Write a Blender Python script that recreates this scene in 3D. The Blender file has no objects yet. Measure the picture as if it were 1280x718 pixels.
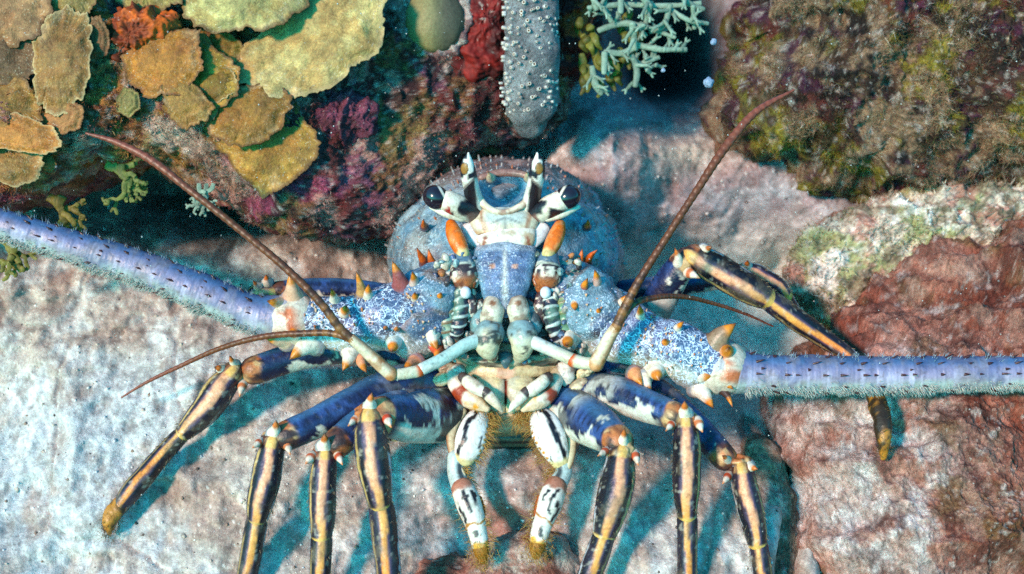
import bpy, math, random
import numpy as np
from mathutils import Vector

random.seed(7)
rng = np.random.default_rng(11)
scene = bpy.context.scene

# ------------------------------------------------------------------ frame of reference
# lengths are planned in units of 3.5 cm in a frame that looks along +y; S and PITCH place them in the world
S = 0.035
PITCH = math.radians(25)
D = 16.0                                    # camera distance in those units
cp, sp = math.cos(PITCH), math.sin(PITCH)

def W(p):
    p = np.asarray(p, float)
    x, y, z = p[..., 0], p[..., 1], p[..., 2]
    return np.stack([x, y * cp + z * sp, -y * sp + z * cp], -1) * S

def at(px, py, y=0.0):
    k = (D + y) / D
    return np.array([(px - 640) / 100 * k, y, (359 - py) / 100 * k])

# ------------------------------------------------------------------ camera, world, sun, exposure
cam_d = bpy.data.cameras.new('camera')
cam = bpy.data.objects.new('camera', cam_d)
scene.collection.objects.link(cam)
cam.location = W((0, -D, 0))
cam.rotation_euler = (math.radians(90) - PITCH, 0, 0)
cam_d.sensor_width = 36
cam_d.lens = 36 * D / 12.8
cam_d.clip_start = 0.01
cam_d.clip_end = 100
cam_d.dof.use_dof = True
cam_d.dof.focus_distance = (D - 0.4) * S
cam_d.dof.aperture_fstop = 8.0
scene.camera = cam

to_light = np.array([-0.53, -0.81, 0.15])
to_light /= np.linalg.norm(to_light)
tl = W(to_light) / S
world = bpy.data.worlds.new('World')
scene.world = world
world.use_nodes = True
wn, wl = world.node_tree.nodes, world.node_tree.links
sky = wn.new('ShaderNodeTexSky')
sky.sky_type = 'NISHITA'
sky.sun_disc = False
sky.sun_elevation = math.asin(tl[2])
sky.sun_rotation = math.atan2(tl[0], tl[1])
wmix = wn.new('ShaderNodeMix')
wmix.data_type = 'RGBA'
wmix.blend_type = 'MULTIPLY'
wmix.inputs[0].default_value = 1.0
wmix.inputs[7].default_value = (0.06, 0.92, 1.08, 1)   # daylight after metres of sea water
wl.new(sky.outputs[0], wmix.inputs[6])
wl.new(wmix.outputs[2], wn['Background'].inputs[0])
wn['Background'].inputs[1].default_value = 0.15

sun_d = bpy.data.lights.new('sun', 'SUN')
sun = bpy.data.objects.new('sun', sun_d)
scene.collection.objects.link(sun)
sun_d.energy = 2.45
sun_d.color = (1.0, 0.63, 0.48)
sun_d.angle = math.radians(7.0)
sun.rotation_euler = Vector(-tl).to_track_quat('-Z', 'Y').to_euler()
sun.location = Vector(tl) * 2

scene.view_settings.view_transform = 'Standard'
scene.view_settings.look = 'None'
scene.view_settings.exposure = 1.40
scene.view_settings.gamma = 1.0
scene.view_settings.use_curve_mapping = False
scene.cycles.use_denoising = False
scene.cycles.max_bounces = 5

# ------------------------------------------------------------------ noise
def _hash(ix, iy, iz, seed):
    h = (ix.astype(np.uint32) * np.uint32(374761393) + iy.astype(np.uint32) * np.uint32(668265263)
         + iz.astype(np.uint32) * np.uint32(2147483647) + np.uint32((seed * 974711 + 12345) & 0xffffffff))
    h = (h ^ (h >> np.uint32(13))) * np.uint32(1274126177)
    h = (h ^ (h >> np.uint32(16))) * np.uint32(2246822519)
    h = h ^ (h >> np.uint32(15))
    return (h & np.uint32(0xffffff)).astype(np.float64) / 0xffffff

def vnoise(P, scale=1.0, seed=0):
    Q = np.asarray(P, float) * scale + seed * 17.31 + 500.0
    F = np.floor(Q)
    f = Q - F
    f = f * f * f * (f * (f * 6 - 15) + 10)
    I = F.astype(np.int64)
    out = 0
    for dx in (0, 1):
        wx = f[..., 0] if dx else 1 - f[..., 0]
        for dy in (0, 1):
            wy = f[..., 1] if dy else 1 - f[..., 1]
            for dz in (0, 1):
                wz = f[..., 2] if dz else 1 - f[..., 2]
                out = out + wx * wy * wz * _hash(I[..., 0] + dx, I[..., 1] + dy, I[..., 2] + dz, seed)
    return out

def fbm(P, scale=1.0, seed=0, octv=4, gain=0.5):
    t, a, n = 0, 1.0, 0
    for i in range(octv):
        t = t + a * vnoise(P, scale * 2.03 ** i, seed + i * 3)
        n += a
        a *= gain
    return t / n

def ridged(P, scale, seed, octv=3):
    t, a, n = 0, 1.0, 0
    for i in range(octv):
        t = t + a * (1 - np.abs(2 * vnoise(P, scale * 2.1 ** i, seed + i * 5) - 1))
        n += a
        a *= .5
    return t / n

def sstep(a, b, x):
    t = np.clip((x - a) / (b - a), 0, 1)
    return t * t * (3 - 2 * t)

def c(r, g, b, k=0.88):
    v = np.array([r, g, b], float) / 255
    return np.where(v <= .04045, v / 12.92, ((v + .055) / 1.055) ** 2.4) * k

def mix(a, b, f):
    f = np.asarray(f)[..., None]
    return np.asarray(a) * (1 - f) + np.asarray(b) * f

# ------------------------------------------------------------------ mesh builder
class MB:
    def __init__(self):
        self.v, self.c, self.q, self.t, self.n = [], [], [], [], 0

    def add(self, v, col, quads=None, tris=None):
        v = np.asarray(v, float).reshape(-1, 3)
        col = np.broadcast_to(np.asarray(col, float), v.shape) if np.ndim(col) == 1 else np.asarray(col, float).reshape(-1, 3)
        self.v.append(v)
        self.c.append(col)
        if quads is not None and len(quads):
            self.q.append(np.asarray(quads, np.int64) + self.n)
        if tris is not None and len(tris):
            self.t.append(np.asarray(tris, np.int64) + self.n)
        self.n += len(v)

    def grid(self, P, col, wrap=False, flip=False):
        n, m = P.shape[:2]
        i = np.arange(n - 1)[:, None]
        j = np.arange(m if wrap else m - 1)[None, :]
        j2 = (j + 1) % m
        q = np.stack([i * m + j, i * m + j2, (i + 1) * m + j2, (i + 1) * m + j], -1).reshape(-1, 4)
        if flip:
            q = q[:, ::-1]
        self.add(P, col, q)

    def build(self, name, mat, parent=None, base=None, smooth=True, **props):
        V = W(np.concatenate(self.v))
        C = np.concatenate(self.c)
        if parent is not None:
            b = BASE[parent.name]
        else:
            b = W(base) if base is not None else np.array([V[:, 0].mean(), V[:, 1].mean(), V[:, 2].min()])
        V = V - b
        q = np.concatenate(self.q) if self.q else np.zeros((0, 4), np.int64)
        t = np.concatenate(self.t) if self.t else np.zeros((0, 3), np.int64)
        me = bpy.data.meshes.new(name)
        me.vertices.add(len(V))
        me.vertices.foreach_set('co', V.astype(np.float32).ravel())
        loops = np.concatenate([q.ravel(), t.ravel()]).astype(np.int32)
        me.loops.add(len(loops))
        me.loops.foreach_set('vertex_index', loops)
        starts = np.concatenate([np.arange(len(q)) * 4, len(q) * 4 + np.arange(len(t)) * 3]).astype(np.int32)
        me.polygons.add(len(starts))
        me.polygons.foreach_set('loop_start', starts)
        me.update(calc_edges=True)
        me.validate()
        me.polygons.foreach_set('use_smooth', np.full(len(me.polygons), smooth))
        a = me.color_attributes.new('Col', 'FLOAT_COLOR', 'POINT')
        a.data.foreach_set('color', np.concatenate([np.clip(C, 0.001, .95), np.ones((len(C), 1))], 1).astype(np.float32).ravel())
        me.materials.append(mat)
        o = bpy.data.objects.new(name, me)
        scene.collection.objects.link(o)
        if parent is not None:
            o.parent = parent
        else:
            o.location = b
        BASE[o.name] = b
        for k, v in props.items():
            o[k] = v
        return o

BASE = {}

def thing(name, label, cat, base, group=None):
    o = bpy.data.objects.new(name, None)
    o.empty_display_size = .01
    scene.collection.objects.link(o)
    o.location = W(base)
    BASE[o.name] = W(base)
    o['label'] = label
    o['category'] = cat
    if group:
        o['group'] = group
    return o

def P2px(P):
    k = D / (D + P[..., 1])
    return 640 + P[..., 0] * k * 100, 359 - P[..., 2] * k * 100

def catmull(A, n):
    A = np.asarray(A, float)
    if len(A) == 2:
        t = np.linspace(0, 1, n)[:, None]
        return A[0] * (1 - t) + A[1] * t
    d = np.concatenate([[0], np.cumsum(np.linalg.norm(np.diff(A[:, :3], axis=0), axis=1) + 1e-6)])
    u = np.linspace(0, d[-1], n)
    k = np.clip(np.searchsorted(d, u, side='right') - 1, 0, len(A) - 2)
    h = (d[k + 1] - d[k])
    s = ((u - d[k]) / h)[:, None]
    M = np.gradient(A, d, axis=0)
    h = h[:, None]
    s2, s3 = s * s, s ** 3
    return (2 * s3 - 3 * s2 + 1) * A[k] + (s3 - 2 * s2 + s) * h * M[k] + (-2 * s3 + 3 * s2) * A[k + 1] + (s3 - s2) * h * M[k + 1]

def path3(path):
    """rows (px, py, y, r_px[, flat]) -> rows (x, y, z, r, flat)"""
    out = []
    for r in path:
        p = at(r[0], r[1], r[2])
        out.append([*p, r[3] / 100 * (D + r[2]) / D, r[4] if len(r) > 4 else 1.0])
    return np.array(out)

def tube(mb, path, colf, n=40, m=20, shape=None, raw=False, cap=4, capf=1.0):
    A = np.asarray(path, float) if raw else path3(path)
    A = catmull(A, n)
    c0, r, fl = A[:, :3], np.maximum(A[:, 3], 1e-4), A[:, 4]
    T = np.gradient(c0, axis=0)
    T /= np.linalg.norm(T, axis=1, keepdims=True) + 1e-9
    # rounded ends
    ang = np.linspace(0, math.pi / 2, cap + 1)[1:]
    pre = [(c0[0] - T[0] * r[0] * min(fl[0], 1) * capf * math.sin(a), max(r[0] * math.cos(a), 1e-4)) for a in ang][::-1]
    post = [(c0[-1] + T[-1] * r[-1] * min(fl[-1], 1) * capf * math.sin(a), max(r[-1] * math.cos(a), 1e-4)) for a in ang]
    tt = np.concatenate([np.zeros(cap), np.linspace(0, 1, n), np.ones(cap)])
    c0 = np.concatenate([[p[0] for p in pre], c0, [p[0] for p in post]])
    r = np.concatenate([[p[1] for p in pre], r, [p[1] for p in post]])
    fl = np.concatenate([np.full(cap, fl[0]), fl, np.full(cap, fl[-1])])
    T = np.concatenate([np.repeat(T[:1], cap, 0), T, np.repeat(T[-1:], cap, 0)])
    e = np.array([0, -D, 0]) - c0
    e /= np.linalg.norm(e, axis=1, keepdims=True)
    N = e - (e * T).sum(1, keepdims=True) * T
    nn = np.linalg.norm(N, axis=1, keepdims=True)
    alt = np.array([0, 0, 1.0]) - T[:, 2:3] * T
    N = np.where(nn > .15, N, alt)
    N /= np.linalg.norm(N, axis=1, keepdims=True) + 1e-9
    B = np.cross(N, T)
    th = np.linspace(-math.pi, math.pi, m, endpoint=False)
    TH, TT = np.meshgrid(th, tt)
    Nd = np.cos(TH)[..., None] * N[:, None] + np.sin(TH)[..., None] * B[:, None]
    off = (np.cos(TH) * fl[:, None])[..., None] * N[:, None] + np.sin(TH)[..., None] * B[:, None]
    P = c0[:, None] + r[:, None, None] * off
    if shape is not None:
        P = P + Nd * (shape(TH, TT, P) * r[:, None])[..., None]
    px, py = P2px(P)
    col = colf(TH, TT, P, Nd, px, py) if callable(colf) else np.broadcast_to(colf, P.shape)
    mb.grid(P, col, wrap=True, flip=True)
    return c0, T, N, B

def blob(mb, px, py, y, rx, ry, rz, colf, n=14, m=18, rot=0.0, noise=0.0, seed=0):
    """ellipsoid: rx, rz in px across/up, ry in units of depth; rot turns it in the picture plane"""
    k = (D + y) / D / 100
    ph = np.linspace(0, math.pi, n)
    th = np.linspace(0, 2 * math.pi, m, endpoint=False)
    TH, PH = np.meshgrid(th, ph)
    X, Z, Y = np.sin(PH) * np.cos(TH), np.sin(PH) * np.sin(TH), -np.cos(PH)
    d = np.stack([X, Y, Z], -1)
    a = 1 + (noise * (fbm(d * 2, 1, seed, 3) - .5) * 2 if noise else 0)
    cr, sr = math.cos(rot), math.sin(rot)
    x, z = X * rx * k * a, Z * rz * k * a
    P = at(px, py, y) + np.stack([x * cr - z * sr, Y * ry * a, x * sr + z * cr], -1)
    qx, qy = P2px(P)
    col = colf(TH, PH, P, d, qx, qy) if callable(colf) else np.broadcast_to(colf, P.shape)
    mb.grid(P, col, wrap=True, flip=False)

def prisms(mb, R, Dr, L, Wd, col, bend=None, tip=0.15):
    """many thin tapered three-sided hairs in one go"""
    R = np.asarray(R, float)
    k = len(R)
    Dr = Dr / (np.linalg.norm(Dr, axis=1, keepdims=True) + 1e-9)
    L = np.broadcast_to(L, (k,))[:, None]
    Wd = np.broadcast_to(Wd, (k,))[:, None]
    a = np.cross(Dr, np.array([.31, .87, .4]))
    a /= np.linalg.norm(a, axis=1, keepdims=True) + 1e-9
    b = np.cross(Dr, a)
    bend = np.zeros_like(R) if bend is None else bend
    V = np.zeros((k, 7, 3))
    for i in range(3):
        w = 2 * math.pi * i / 3
        o = (a * math.cos(w) + b * math.sin(w))
        V[:, i] = R + o * Wd
        V[:, 3 + i] = R + Dr * L * .5 + bend * .35 + o * Wd * .75
    V[:, 6] = R + Dr * L + bend
    base = (np.arange(k) * 7)[:, None, None]
    q = np.array([[0, 1, 4, 3], [1, 2, 5, 4], [2, 0, 3, 5]])[None] + base
    t = np.array([[3, 4, 6], [4, 5, 6], [5, 3, 6]])[None] + base
    col = np.broadcast_to(col, (k, 3)) if np.ndim(col) == 1 else col
    mb.add(V, np.repeat(col[:, None], 7, 1), q.reshape(-1, 4), t.reshape(-1, 3))

# ------------------------------------------------------------------ materials
class NT:
    def __init__(self, name):
        self.m = bpy.data.materials.new(name)
        self.m.use_nodes = True
        self.n, self.l = self.m.node_tree.nodes, self.m.node_tree.links
        self.b = self.n['Principled BSDF']
        self.tc = self.n.new('ShaderNodeTexCoord')
        sc = self.n.new('ShaderNodeVectorMath')
        sc.operation = 'SCALE'
        sc.inputs['Scale'].default_value = 1 / S
        self.l.new(self.tc.outputs['Object'], sc.inputs[0])
        self.vec = sc.outputs[0]

    def noise(self, scale, detail=3, rough=.55, dist=0):
        x = self.n.new('ShaderNodeTexNoise')
        x.inputs['Scale'].default_value = scale
        x.inputs['Detail'].default_value = detail
        x.inputs['Roughness'].default_value = rough
        x.inputs['Distortion'].default_value = dist
        self.l.new(self.vec, x.inputs['Vector'])
        return x.outputs[0]

    def voro(self, scale, feature='F1', smooth=None):
        x = self.n.new('ShaderNodeTexVoronoi')
        x.feature = feature
        x.inputs['Scale'].default_value = scale
        self.l.new(self.vec, x.inputs['Vector'])
        return x.outputs['Distance']

    def ramp(self, fac, stops):
        r = self.n.new('ShaderNodeValToRGB')
        e = r.color_ramp.elements
        while len(e) < len(stops):
            e.new(0.5)
        for el, (p, v) in zip(e, stops):
            el.position = p
            el.color = (*v, 1) if np.ndim(v) else (v, v, v, 1)
        self.l.new(fac, r.inputs[0])
        return r.outputs[0]

    def attr(self):
        a = self.n.new('ShaderNodeVertexColor')
        a.layer_name = 'Col'
        return a.outputs[0]

    def mixc(self, a, b, fac, mode='MIX'):
        x = self.n.new('ShaderNodeMix')
        x.data_type = 'RGBA'
        x.blend_type = mode
        for s, v in ((x.inputs[0], fac), (x.inputs[6], a), (x.inputs[7], b)):
            if isinstance(v, bpy.types.NodeSocket):
                self.l.new(v, s)
            elif np.ndim(v):
                s.default_value = (*v, 1)
            else:
                s.default_value = v
        return x.outputs[2]

    def bump(self, h, strength, dist):
        x = self.n.new('ShaderNodeBump')
        x.inputs['Strength'].default_value = strength
        x.inputs['Distance'].default_value = dist * S
        self.l.new(h, x.inputs['Height'])
        if self.b.inputs['Normal'].is_linked:
            self.l.new(self.b.inputs['Normal'].links[0].from_socket, x.inputs['Normal'])
        self.l.new(x.outputs[0], self.b.inputs['Normal'])

    def out(self, col, rough=.5, spec=.4):
        self.l.new(col, self.b.inputs['Base Color'])
        self.b.inputs['Roughness'].default_value = rough
        self.b.inputs['Specular IOR Level'].default_value = spec
        return self.m

def mat_shell(name, rough=.32, spec=.5, var=.35, fine=22, bump=.25):
    t = NT(name)
    col = t.mixc(t.attr(), t.ramp(t.noise(fine, 4, .65), [(.25, 1 - var), (.55, 1.0), (.8, 1.0)]), 1.0, 'MULTIPLY')
    col = t.mixc(col, t.ramp(t.noise(5, 4, .6), [(.3, .72), (.6, 1.0)]), .6, 'MULTIPLY')
    col = t.mixc(col, t.ramp(t.noise(11, 6, .72, .6), [(.34, (.56, .42, .30)), (.5, (1, 1, 1))]), .55, 'MULTIPLY')
    t.bump(t.noise(fine * 1.4, 3), bump, .03)
    t.bump(t.noise(7, 5, .6), bump * .8, .06)
    return t.out(col, rough, spec)

def mat_granular(name, scale=38, white=(.70, .77, .88), th=.535, soft=.09, amt=.7):
    t = NT(name)
    g = t.noise(scale, 2.5, .55, .6)
    f = t.ramp(g, [(th, 0.0), (th + soft, amt)])
    gate = t.ramp(t.noise(4.5, 3, .6), [(.40, .08), (.62, 1.0)])
    f = t.mixc(f, gate, 1.0, 'MULTIPLY')
    col = t.mixc(t.attr(), t.ramp(t.noise(10, 5, .65), [(.3, .45), (.62, 1.1)]), 1.0, 'MULTIPLY')
    col = t.mixc(col, white, f)
    col = t.mixc(col, t.ramp(t.noise(3.4, 6, .7, .5), [(.33, (.50, .46, .44)), (.47, (1, 1, 1))]), .6, 'MULTIPLY')
    t.bump(g, .5, .04)
    t.bump(t.noise(9, 4, .6), .4, .08)
    return t.out(col, .42, .4)

def mat_reticulate(name, scale=9.5, white=(.60, .70, .84), w=.020):
    t = NT(name)
    a = t.noise(scale, 2.5, .6, .5)
    f = t.ramp(a, [(.5 - w * 1.6, 0), (.5 - w * .5, 1), (.5 + w * .5, 1), (.5 + w * 1.6, 0)])
    b2 = t.noise(scale * 1.7, 2, .6, .8)
    f2 = t.ramp(b2, [(.5 - w * 1.3, 0), (.5, .9), (.5 + w * 1.3, 0)])
    f = t.mixc(f, f2, 1.0, 'LIGHTEN')
    gate = t.ramp(t.noise(2.2, 3), [(.30, .25), (.5, 1.0)])
    f = t.mixc(f, gate, 1.0, 'MULTIPLY')
    col = t.mixc(t.attr(), t.ramp(t.noise(12, 4, .6), [(.3, .55), (.65, 1.1)]), 1.0, 'MULTIPLY')
    col = t.mixc(col, white, f)
    t.bump(t.noise(26, 3), .35, .03)
    return t.out(col, .34, .5)

def mat_rock(name, grain=26, rough=.85, bump=.8, dark=.35, speck=.0):
    t = NT(name)
    col = t.mixc(t.attr(), t.ramp(t.noise(grain, 6, .7), [(.28, dark), (.5, .95), (.75, 1.3)]), 1.0, 'MULTIPLY')
    col = t.mixc(col, t.ramp(t.noise(grain * .3, 5, .68, .4), [(.3, .62), (.52, 1.0), (.8, 1.15)]), 1.0, 'MULTIPLY')
    if speck:
        s = t.ramp(t.voro(17), [(0, 1), (.14, 1), (.2, 0)])
        s = t.mixc(s, t.ramp(t.noise(3.1, 3), [(.5, 0), (.62, 1)]), 1.0, 'MULTIPLY')
        s2 = t.mixc(s, (speck, speck, speck), 1.0, 'MULTIPLY')
        col = t.mixc(col, (.75, .72, .66), s2)
    pits = t.ramp(t.voro(grain * .55), [(.05, .45), (.16, 1.0)])
    pits = t.mixc((1, 1, 1), pits, t.ramp(t.noise(2.3, 4, .6), [(.45, 0), (.62, .55)]))
    col = t.mixc(col, pits, 1.0, 'MULTIPLY')
    col = t.mixc(col, t.ramp(t.noise(grain * 3.2, 3, .7), [(.3, .7), (.5, 1.0), (.72, 1.2)]), .7, 'MULTIPLY')
    t.bump(t.noise(grain * .35, 6, .7), bump, .12)
    t.bump(t.noise(grain * 1.8, 4, .7), bump * .6, .03)
    return t.out(col, rough, .25)

def mat_soft(name, rough=.6, trans=.25, fine=30, var=.3):
    t = NT(name)
    col = t.mixc(t.attr(), t.ramp(t.noise(fine, 5, .7), [(.3, 1 - var), (.6, 1.0), (.8, 1.1)]), 1.0, 'MULTIPLY')
    t.bump(t.noise(fine * .8, 3), .25, .03)
    m = t.out(col, rough, .35)
    if trans:
        tr = t.n.new('ShaderNodeBsdfTranslucent')
        t.l.new(col, tr.inputs[0])
        mx = t.n.new('ShaderNodeMixShader')
        mx.inputs[0].default_value = trans
        t.l.new(t.b.outputs[0], mx.inputs[1])
        t.l.new(tr.outputs[0], mx.inputs[2])
        t.l.new(mx.outputs[0], t.n['Material Output'].inputs[0])
    return m

def mat_plate(name):
    t = NT(name)
    base = t.mixc(t.attr(), t.ramp(t.noise(3.0, 5, .65, .3), [(.3, .55), (.5, .95), (.72, 1.25)]), 1.0, 'MULTIPLY')
    base = t.mixc(base, t.ramp(t.noise(34, 4, .7), [(.3, .7), (.6, 1.05)]), 1.0, 'MULTIPLY')
    s = t.ramp(t.voro(24), [(0, 1), (.13, 1), (.2, 0)])
    s = t.mixc(s, t.ramp(t.noise(2.6, 4, .6), [(.48, 0), (.66, .8)]), 1.0, 'MULTIPLY')
    col = t.mixc(base, (.6, .52, .38), t.mixc((0, 0, 0), s, .7))
    t.bump(t.noise(10, 5, .65), .45, .08)
    t.bump(t.noise(55, 3), .3, .02)
    return t.out(col, .6, .3)

M_shell = mat_shell('shell')
M_shell_s = mat_shell('shell_smooth', .36, .4, .32, 18, .22)
M_leg = mat_shell('leg_shell', .40, .38, .34, 16, .3)
M_gran = mat_granular('granular_shell')
M_cara = mat_granular('carapace_shell', 34, (.46, .56, .62), .54, .08, .7)
M_ret = mat_reticulate('reticulated_shell')
M_ant = mat_shell('antenna_shell', .42, .4, .25, 14, .25)
M_eye = mat_shell('eye_glass', .16, .5, .1, 30, .02)
M_hair = mat_soft('bristle_fibre', .6, .3, 8, .2)
M_ground = mat_rock('seabed_rock', 24, .9, .4, .68, .4)
M_reef = mat_rock('reef_rock', 22, .85, 1.0, .3, .3)
M_red = mat_rock('red_rock', 20, .85, .9, .42, .2)
M_plate = mat_plate('plate_alga_skin')
M_sponge = mat_soft('sponge_skin', .7, .1, 14, .5)
M_alga = mat_soft('alga_skin', .55, .25, 26, .35)
M_turf = mat_soft('turf_fibre', .7, .25, 8, .3)
M_speck = mat_soft('speck_skin', .4, .3, 20, .1)

# ------------------------------------------------------------------ setting: seabed
def ground_y(x, z):
    y = 1.9 + 0.8 * z
    y = y + 2.2 * np.exp(-((x - .05) / 2.0) ** 2 - ((z - .15) / 1.55) ** 2)
    y = y + 1.3 * sstep(3.5, 4.2, x) * sstep(-1.8, -2.8, z)          # bed drops away under the red rock
    y = y + .65 * np.exp(-((x + .05) / 1.2) ** 4 - ((z + 3.5) / .75) ** 4)
    y = y + 1.3 * np.exp(-((x - 4.35) / .28) ** 2 - ((z - .36) / .26) ** 2)
    y = y + 3.5 * np.exp(-(((x - 3.3) / 1.55) ** 2) ** 1.6 - (((z + .5) / 1.45) ** 2) ** 1.3)          # hollow to the right of the animal
    y = y + .9 * np.exp(-((x - 3.45 - .12 * np.sin(z * 4)) / .15) ** 2) * sstep(-1.7, -2.1, z)          # cleft beside the red rock
    y = y - 1.3 * np.exp(-((x - 1.35) / .95) ** 2 - ((z - 1.85) / .85) ** 2)          # shelf behind the animal
    y = y + 3.6 * np.exp(-((x - 2.75) / .85) ** 2 - ((z - 4.0) / .95) ** 2)         # deep crevice at the back
    y = y + 2.0 * np.exp(-((x + 4.2) / 1.8) ** 2 - ((z - 1.5) / .8) ** 2)          # gap under the overhang
    return y

def ground_disp(x, z):
    Q = np.stack([x, z, x * 0 + 3.3], -1)
    d = (fbm(Q, .55, 3, 3) - .5) * 1.1 + (fbm(Q, 1.7, 9, 3) - .5) * .32
    d = d + (ridged(Q + .15 * fbm(Q, 2, 8, 2)[..., None], 1.3, 21, 3) - .5) * -.20
    d = d + (fbm(Q, 6, 31, 3) - .5) * .12
    d = d + (fbm(Q, 16, 41, 3, .6) - .5) * .05
    pit = sstep(.66, .8, vnoise(Q, 4.5, 55))
    crack = .55 * sstep(.95, .995, ridged(Q + .3 * (fbm(Q, 1.5, 5, 3)[..., None] - .5), .75, 77, 1))
    return d + pit * .05 + crack * .08, pit, crack

def full_ground(x, z):
    return ground_y(x, z) + ground_disp(x, z)[0]

gx = np.linspace(-10.5, 10.5, 760)
gz = np.linspace(-6.5, 8.5, 540)
X, Z = np.meshgrid(gx, gz)
dd, pit, crack = ground_disp(X, Z)
Y = ground_y(X, Z) + dd
P = np.stack([X, Y, Z], -1)
Q = np.stack([X, Z, X * 0 + 7.7], -1)
gcol = mix(c(196, 184, 174), c(174, 156, 146), sstep(.42, .62, fbm(Q, .8, 101, 4)))
gcol = mix(gcol, c(194, 196, 196), sstep(.44, .62, fbm(Q, .9, 111, 4)) * sstep(.6, -1.6, Z) * .9)
gcol = mix(gcol, c(214, 214, 214), sstep(.52, .64, fbm(Q, 2.4, 121, 5, .6)) * .6)
gcol = mix(gcol, c(165, 128, 112), sstep(.54, .66, fbm(Q, 1.3, 131, 4)) * .6)
gcol = mix(gcol, c(150, 146, 158), sstep(.3, 1.2, Z) * sstep(0.2, 1.5, X) * .7)
gcol = mix(gcol, c(142, 108, 112), sstep(.5, .64, fbm(Q, 1.9, 135, 4)) * sstep(.5, 1.5, Z) * .7)
gcol = mix(gcol, c(196, 172, 152), np.exp(-((X - 2.5) / .8) ** 2 - ((Z - 2.05) / .4) ** 2) * .8)
gcol = mix(gcol, c(150, 92, 76), np.exp(-((X + .1) / 1.0) ** 2 - ((Z + 2.9) / .6) ** 2) * .8 * sstep(.36, .55, fbm(Q, 3, 140, 3)))
gcol = mix(gcol, c(112, 92, 84), sstep(.60, .72, fbm(Q, 4.5, 141, 4)) * .5)
gcol = mix(gcol, c(92, 88, 84), np.clip(pit * .35 + crack * .7, 0, 1) * .7)
gcol = gcol * (1 + .20 * (rng.random(X.shape) - .5) + .36 * (fbm(Q, 26, 161, 2) - .5))[..., None]
gcol = mix(gcol, c(236, 234, 228), (rng.random(X.shape) > .985) * .6)
gcol = mix(gcol, c(96, 84, 76), (rng.random(X.shape) > .99) * .6)
gcol = mix(gcol, c(216, 226, 224) * (.85 + .3 * fbm(Q, 7, 171, 4))[..., None], np.exp(-((X - 3.5) / 1.45) ** 4 - ((Z + .35) / 1.3) ** 4))          # pale sand in the hollow, brightened and tinted to stand in for turquoise light
gcol = mix(gcol, c(74, 68, 62), np.exp(-((X + 4.2) / 1.7) ** 2 - ((Z - 1.35) / .55) ** 2) * .8)  # shade under the overhang, painted into the seabed colour
gcol = mix(gcol, c(40, 44, 52), np.exp(-((X - 2.8) / .95) ** 4 - ((Z - 4.1) / 1.1) ** 4))  # darkness of the back crevice, painted into the seabed colour
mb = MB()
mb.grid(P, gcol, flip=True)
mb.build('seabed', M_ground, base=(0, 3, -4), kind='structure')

# grit lying on the seabed
mb = MB()
k = 9000
x = rng.uniform(-8, 8, k)
z = rng.uniform(-4.6, 2.6, k)
y = full_ground(x, z)
sz = .006 + .036 * rng.random(k) ** 7
dirs = np.array([[1, 0, 0], [-1, 0, 0], [0, 1, 0], [0, -1, 0], [0, 0, 1], [0, 0, -1]], float)
V = np.stack([x, y, z], -1)[:, None] + dirs[None] * (sz[:, None, None] * rng.uniform(.5, 1.2, (k, 6, 1))) + rng.normal(0, .15, (k, 6, 3)) * sz[:, None, None]
f = np.array([[0, 2, 4], [2, 1, 4], [1, 3, 4], [3, 0, 4], [2, 0, 5], [1, 2, 5], [3, 1, 5], [0, 3, 5]])
pal = np.array([c(232, 228, 222), c(205, 190, 175), c(150, 125, 110), c(90, 80, 74), c(200, 205, 210)])
pc = pal[rng.choice(5, k, p=[.34, .24, .16, .1, .16])]
mb.add(V, np.repeat(pc[:, None], 6, 1), None, (f[None] + (np.arange(k) * 6)[:, None, None]).reshape(-1, 3))
mb.build('coral_grit', M_ground, base=(0, 2, -2), kind='stuff')

# ------------------------------------------------------------------ rocks: closed lumps with their own outline
def outline_r(poly, m):
    pts = np.array(poly, float)
    A = np.concatenate([pts, pts[:1]])
    seg = np.linalg.norm(np.diff(A, axis=0), axis=1)
    d = np.concatenate([[0], np.cumsum(seg)])
    u = np.linspace(0, d[-1], m, endpoint=False)
    return np.stack([np.interp(u, d, A[:, 0]), np.interp(u, d, A[:, 1])], -1)

def smooth_loop(o, it):
    for _ in range(it):
        o = .25 * np.roll(o, 1, 0) + .5 * o + .25 * np.roll(o, -1, 0)
    return o

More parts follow.
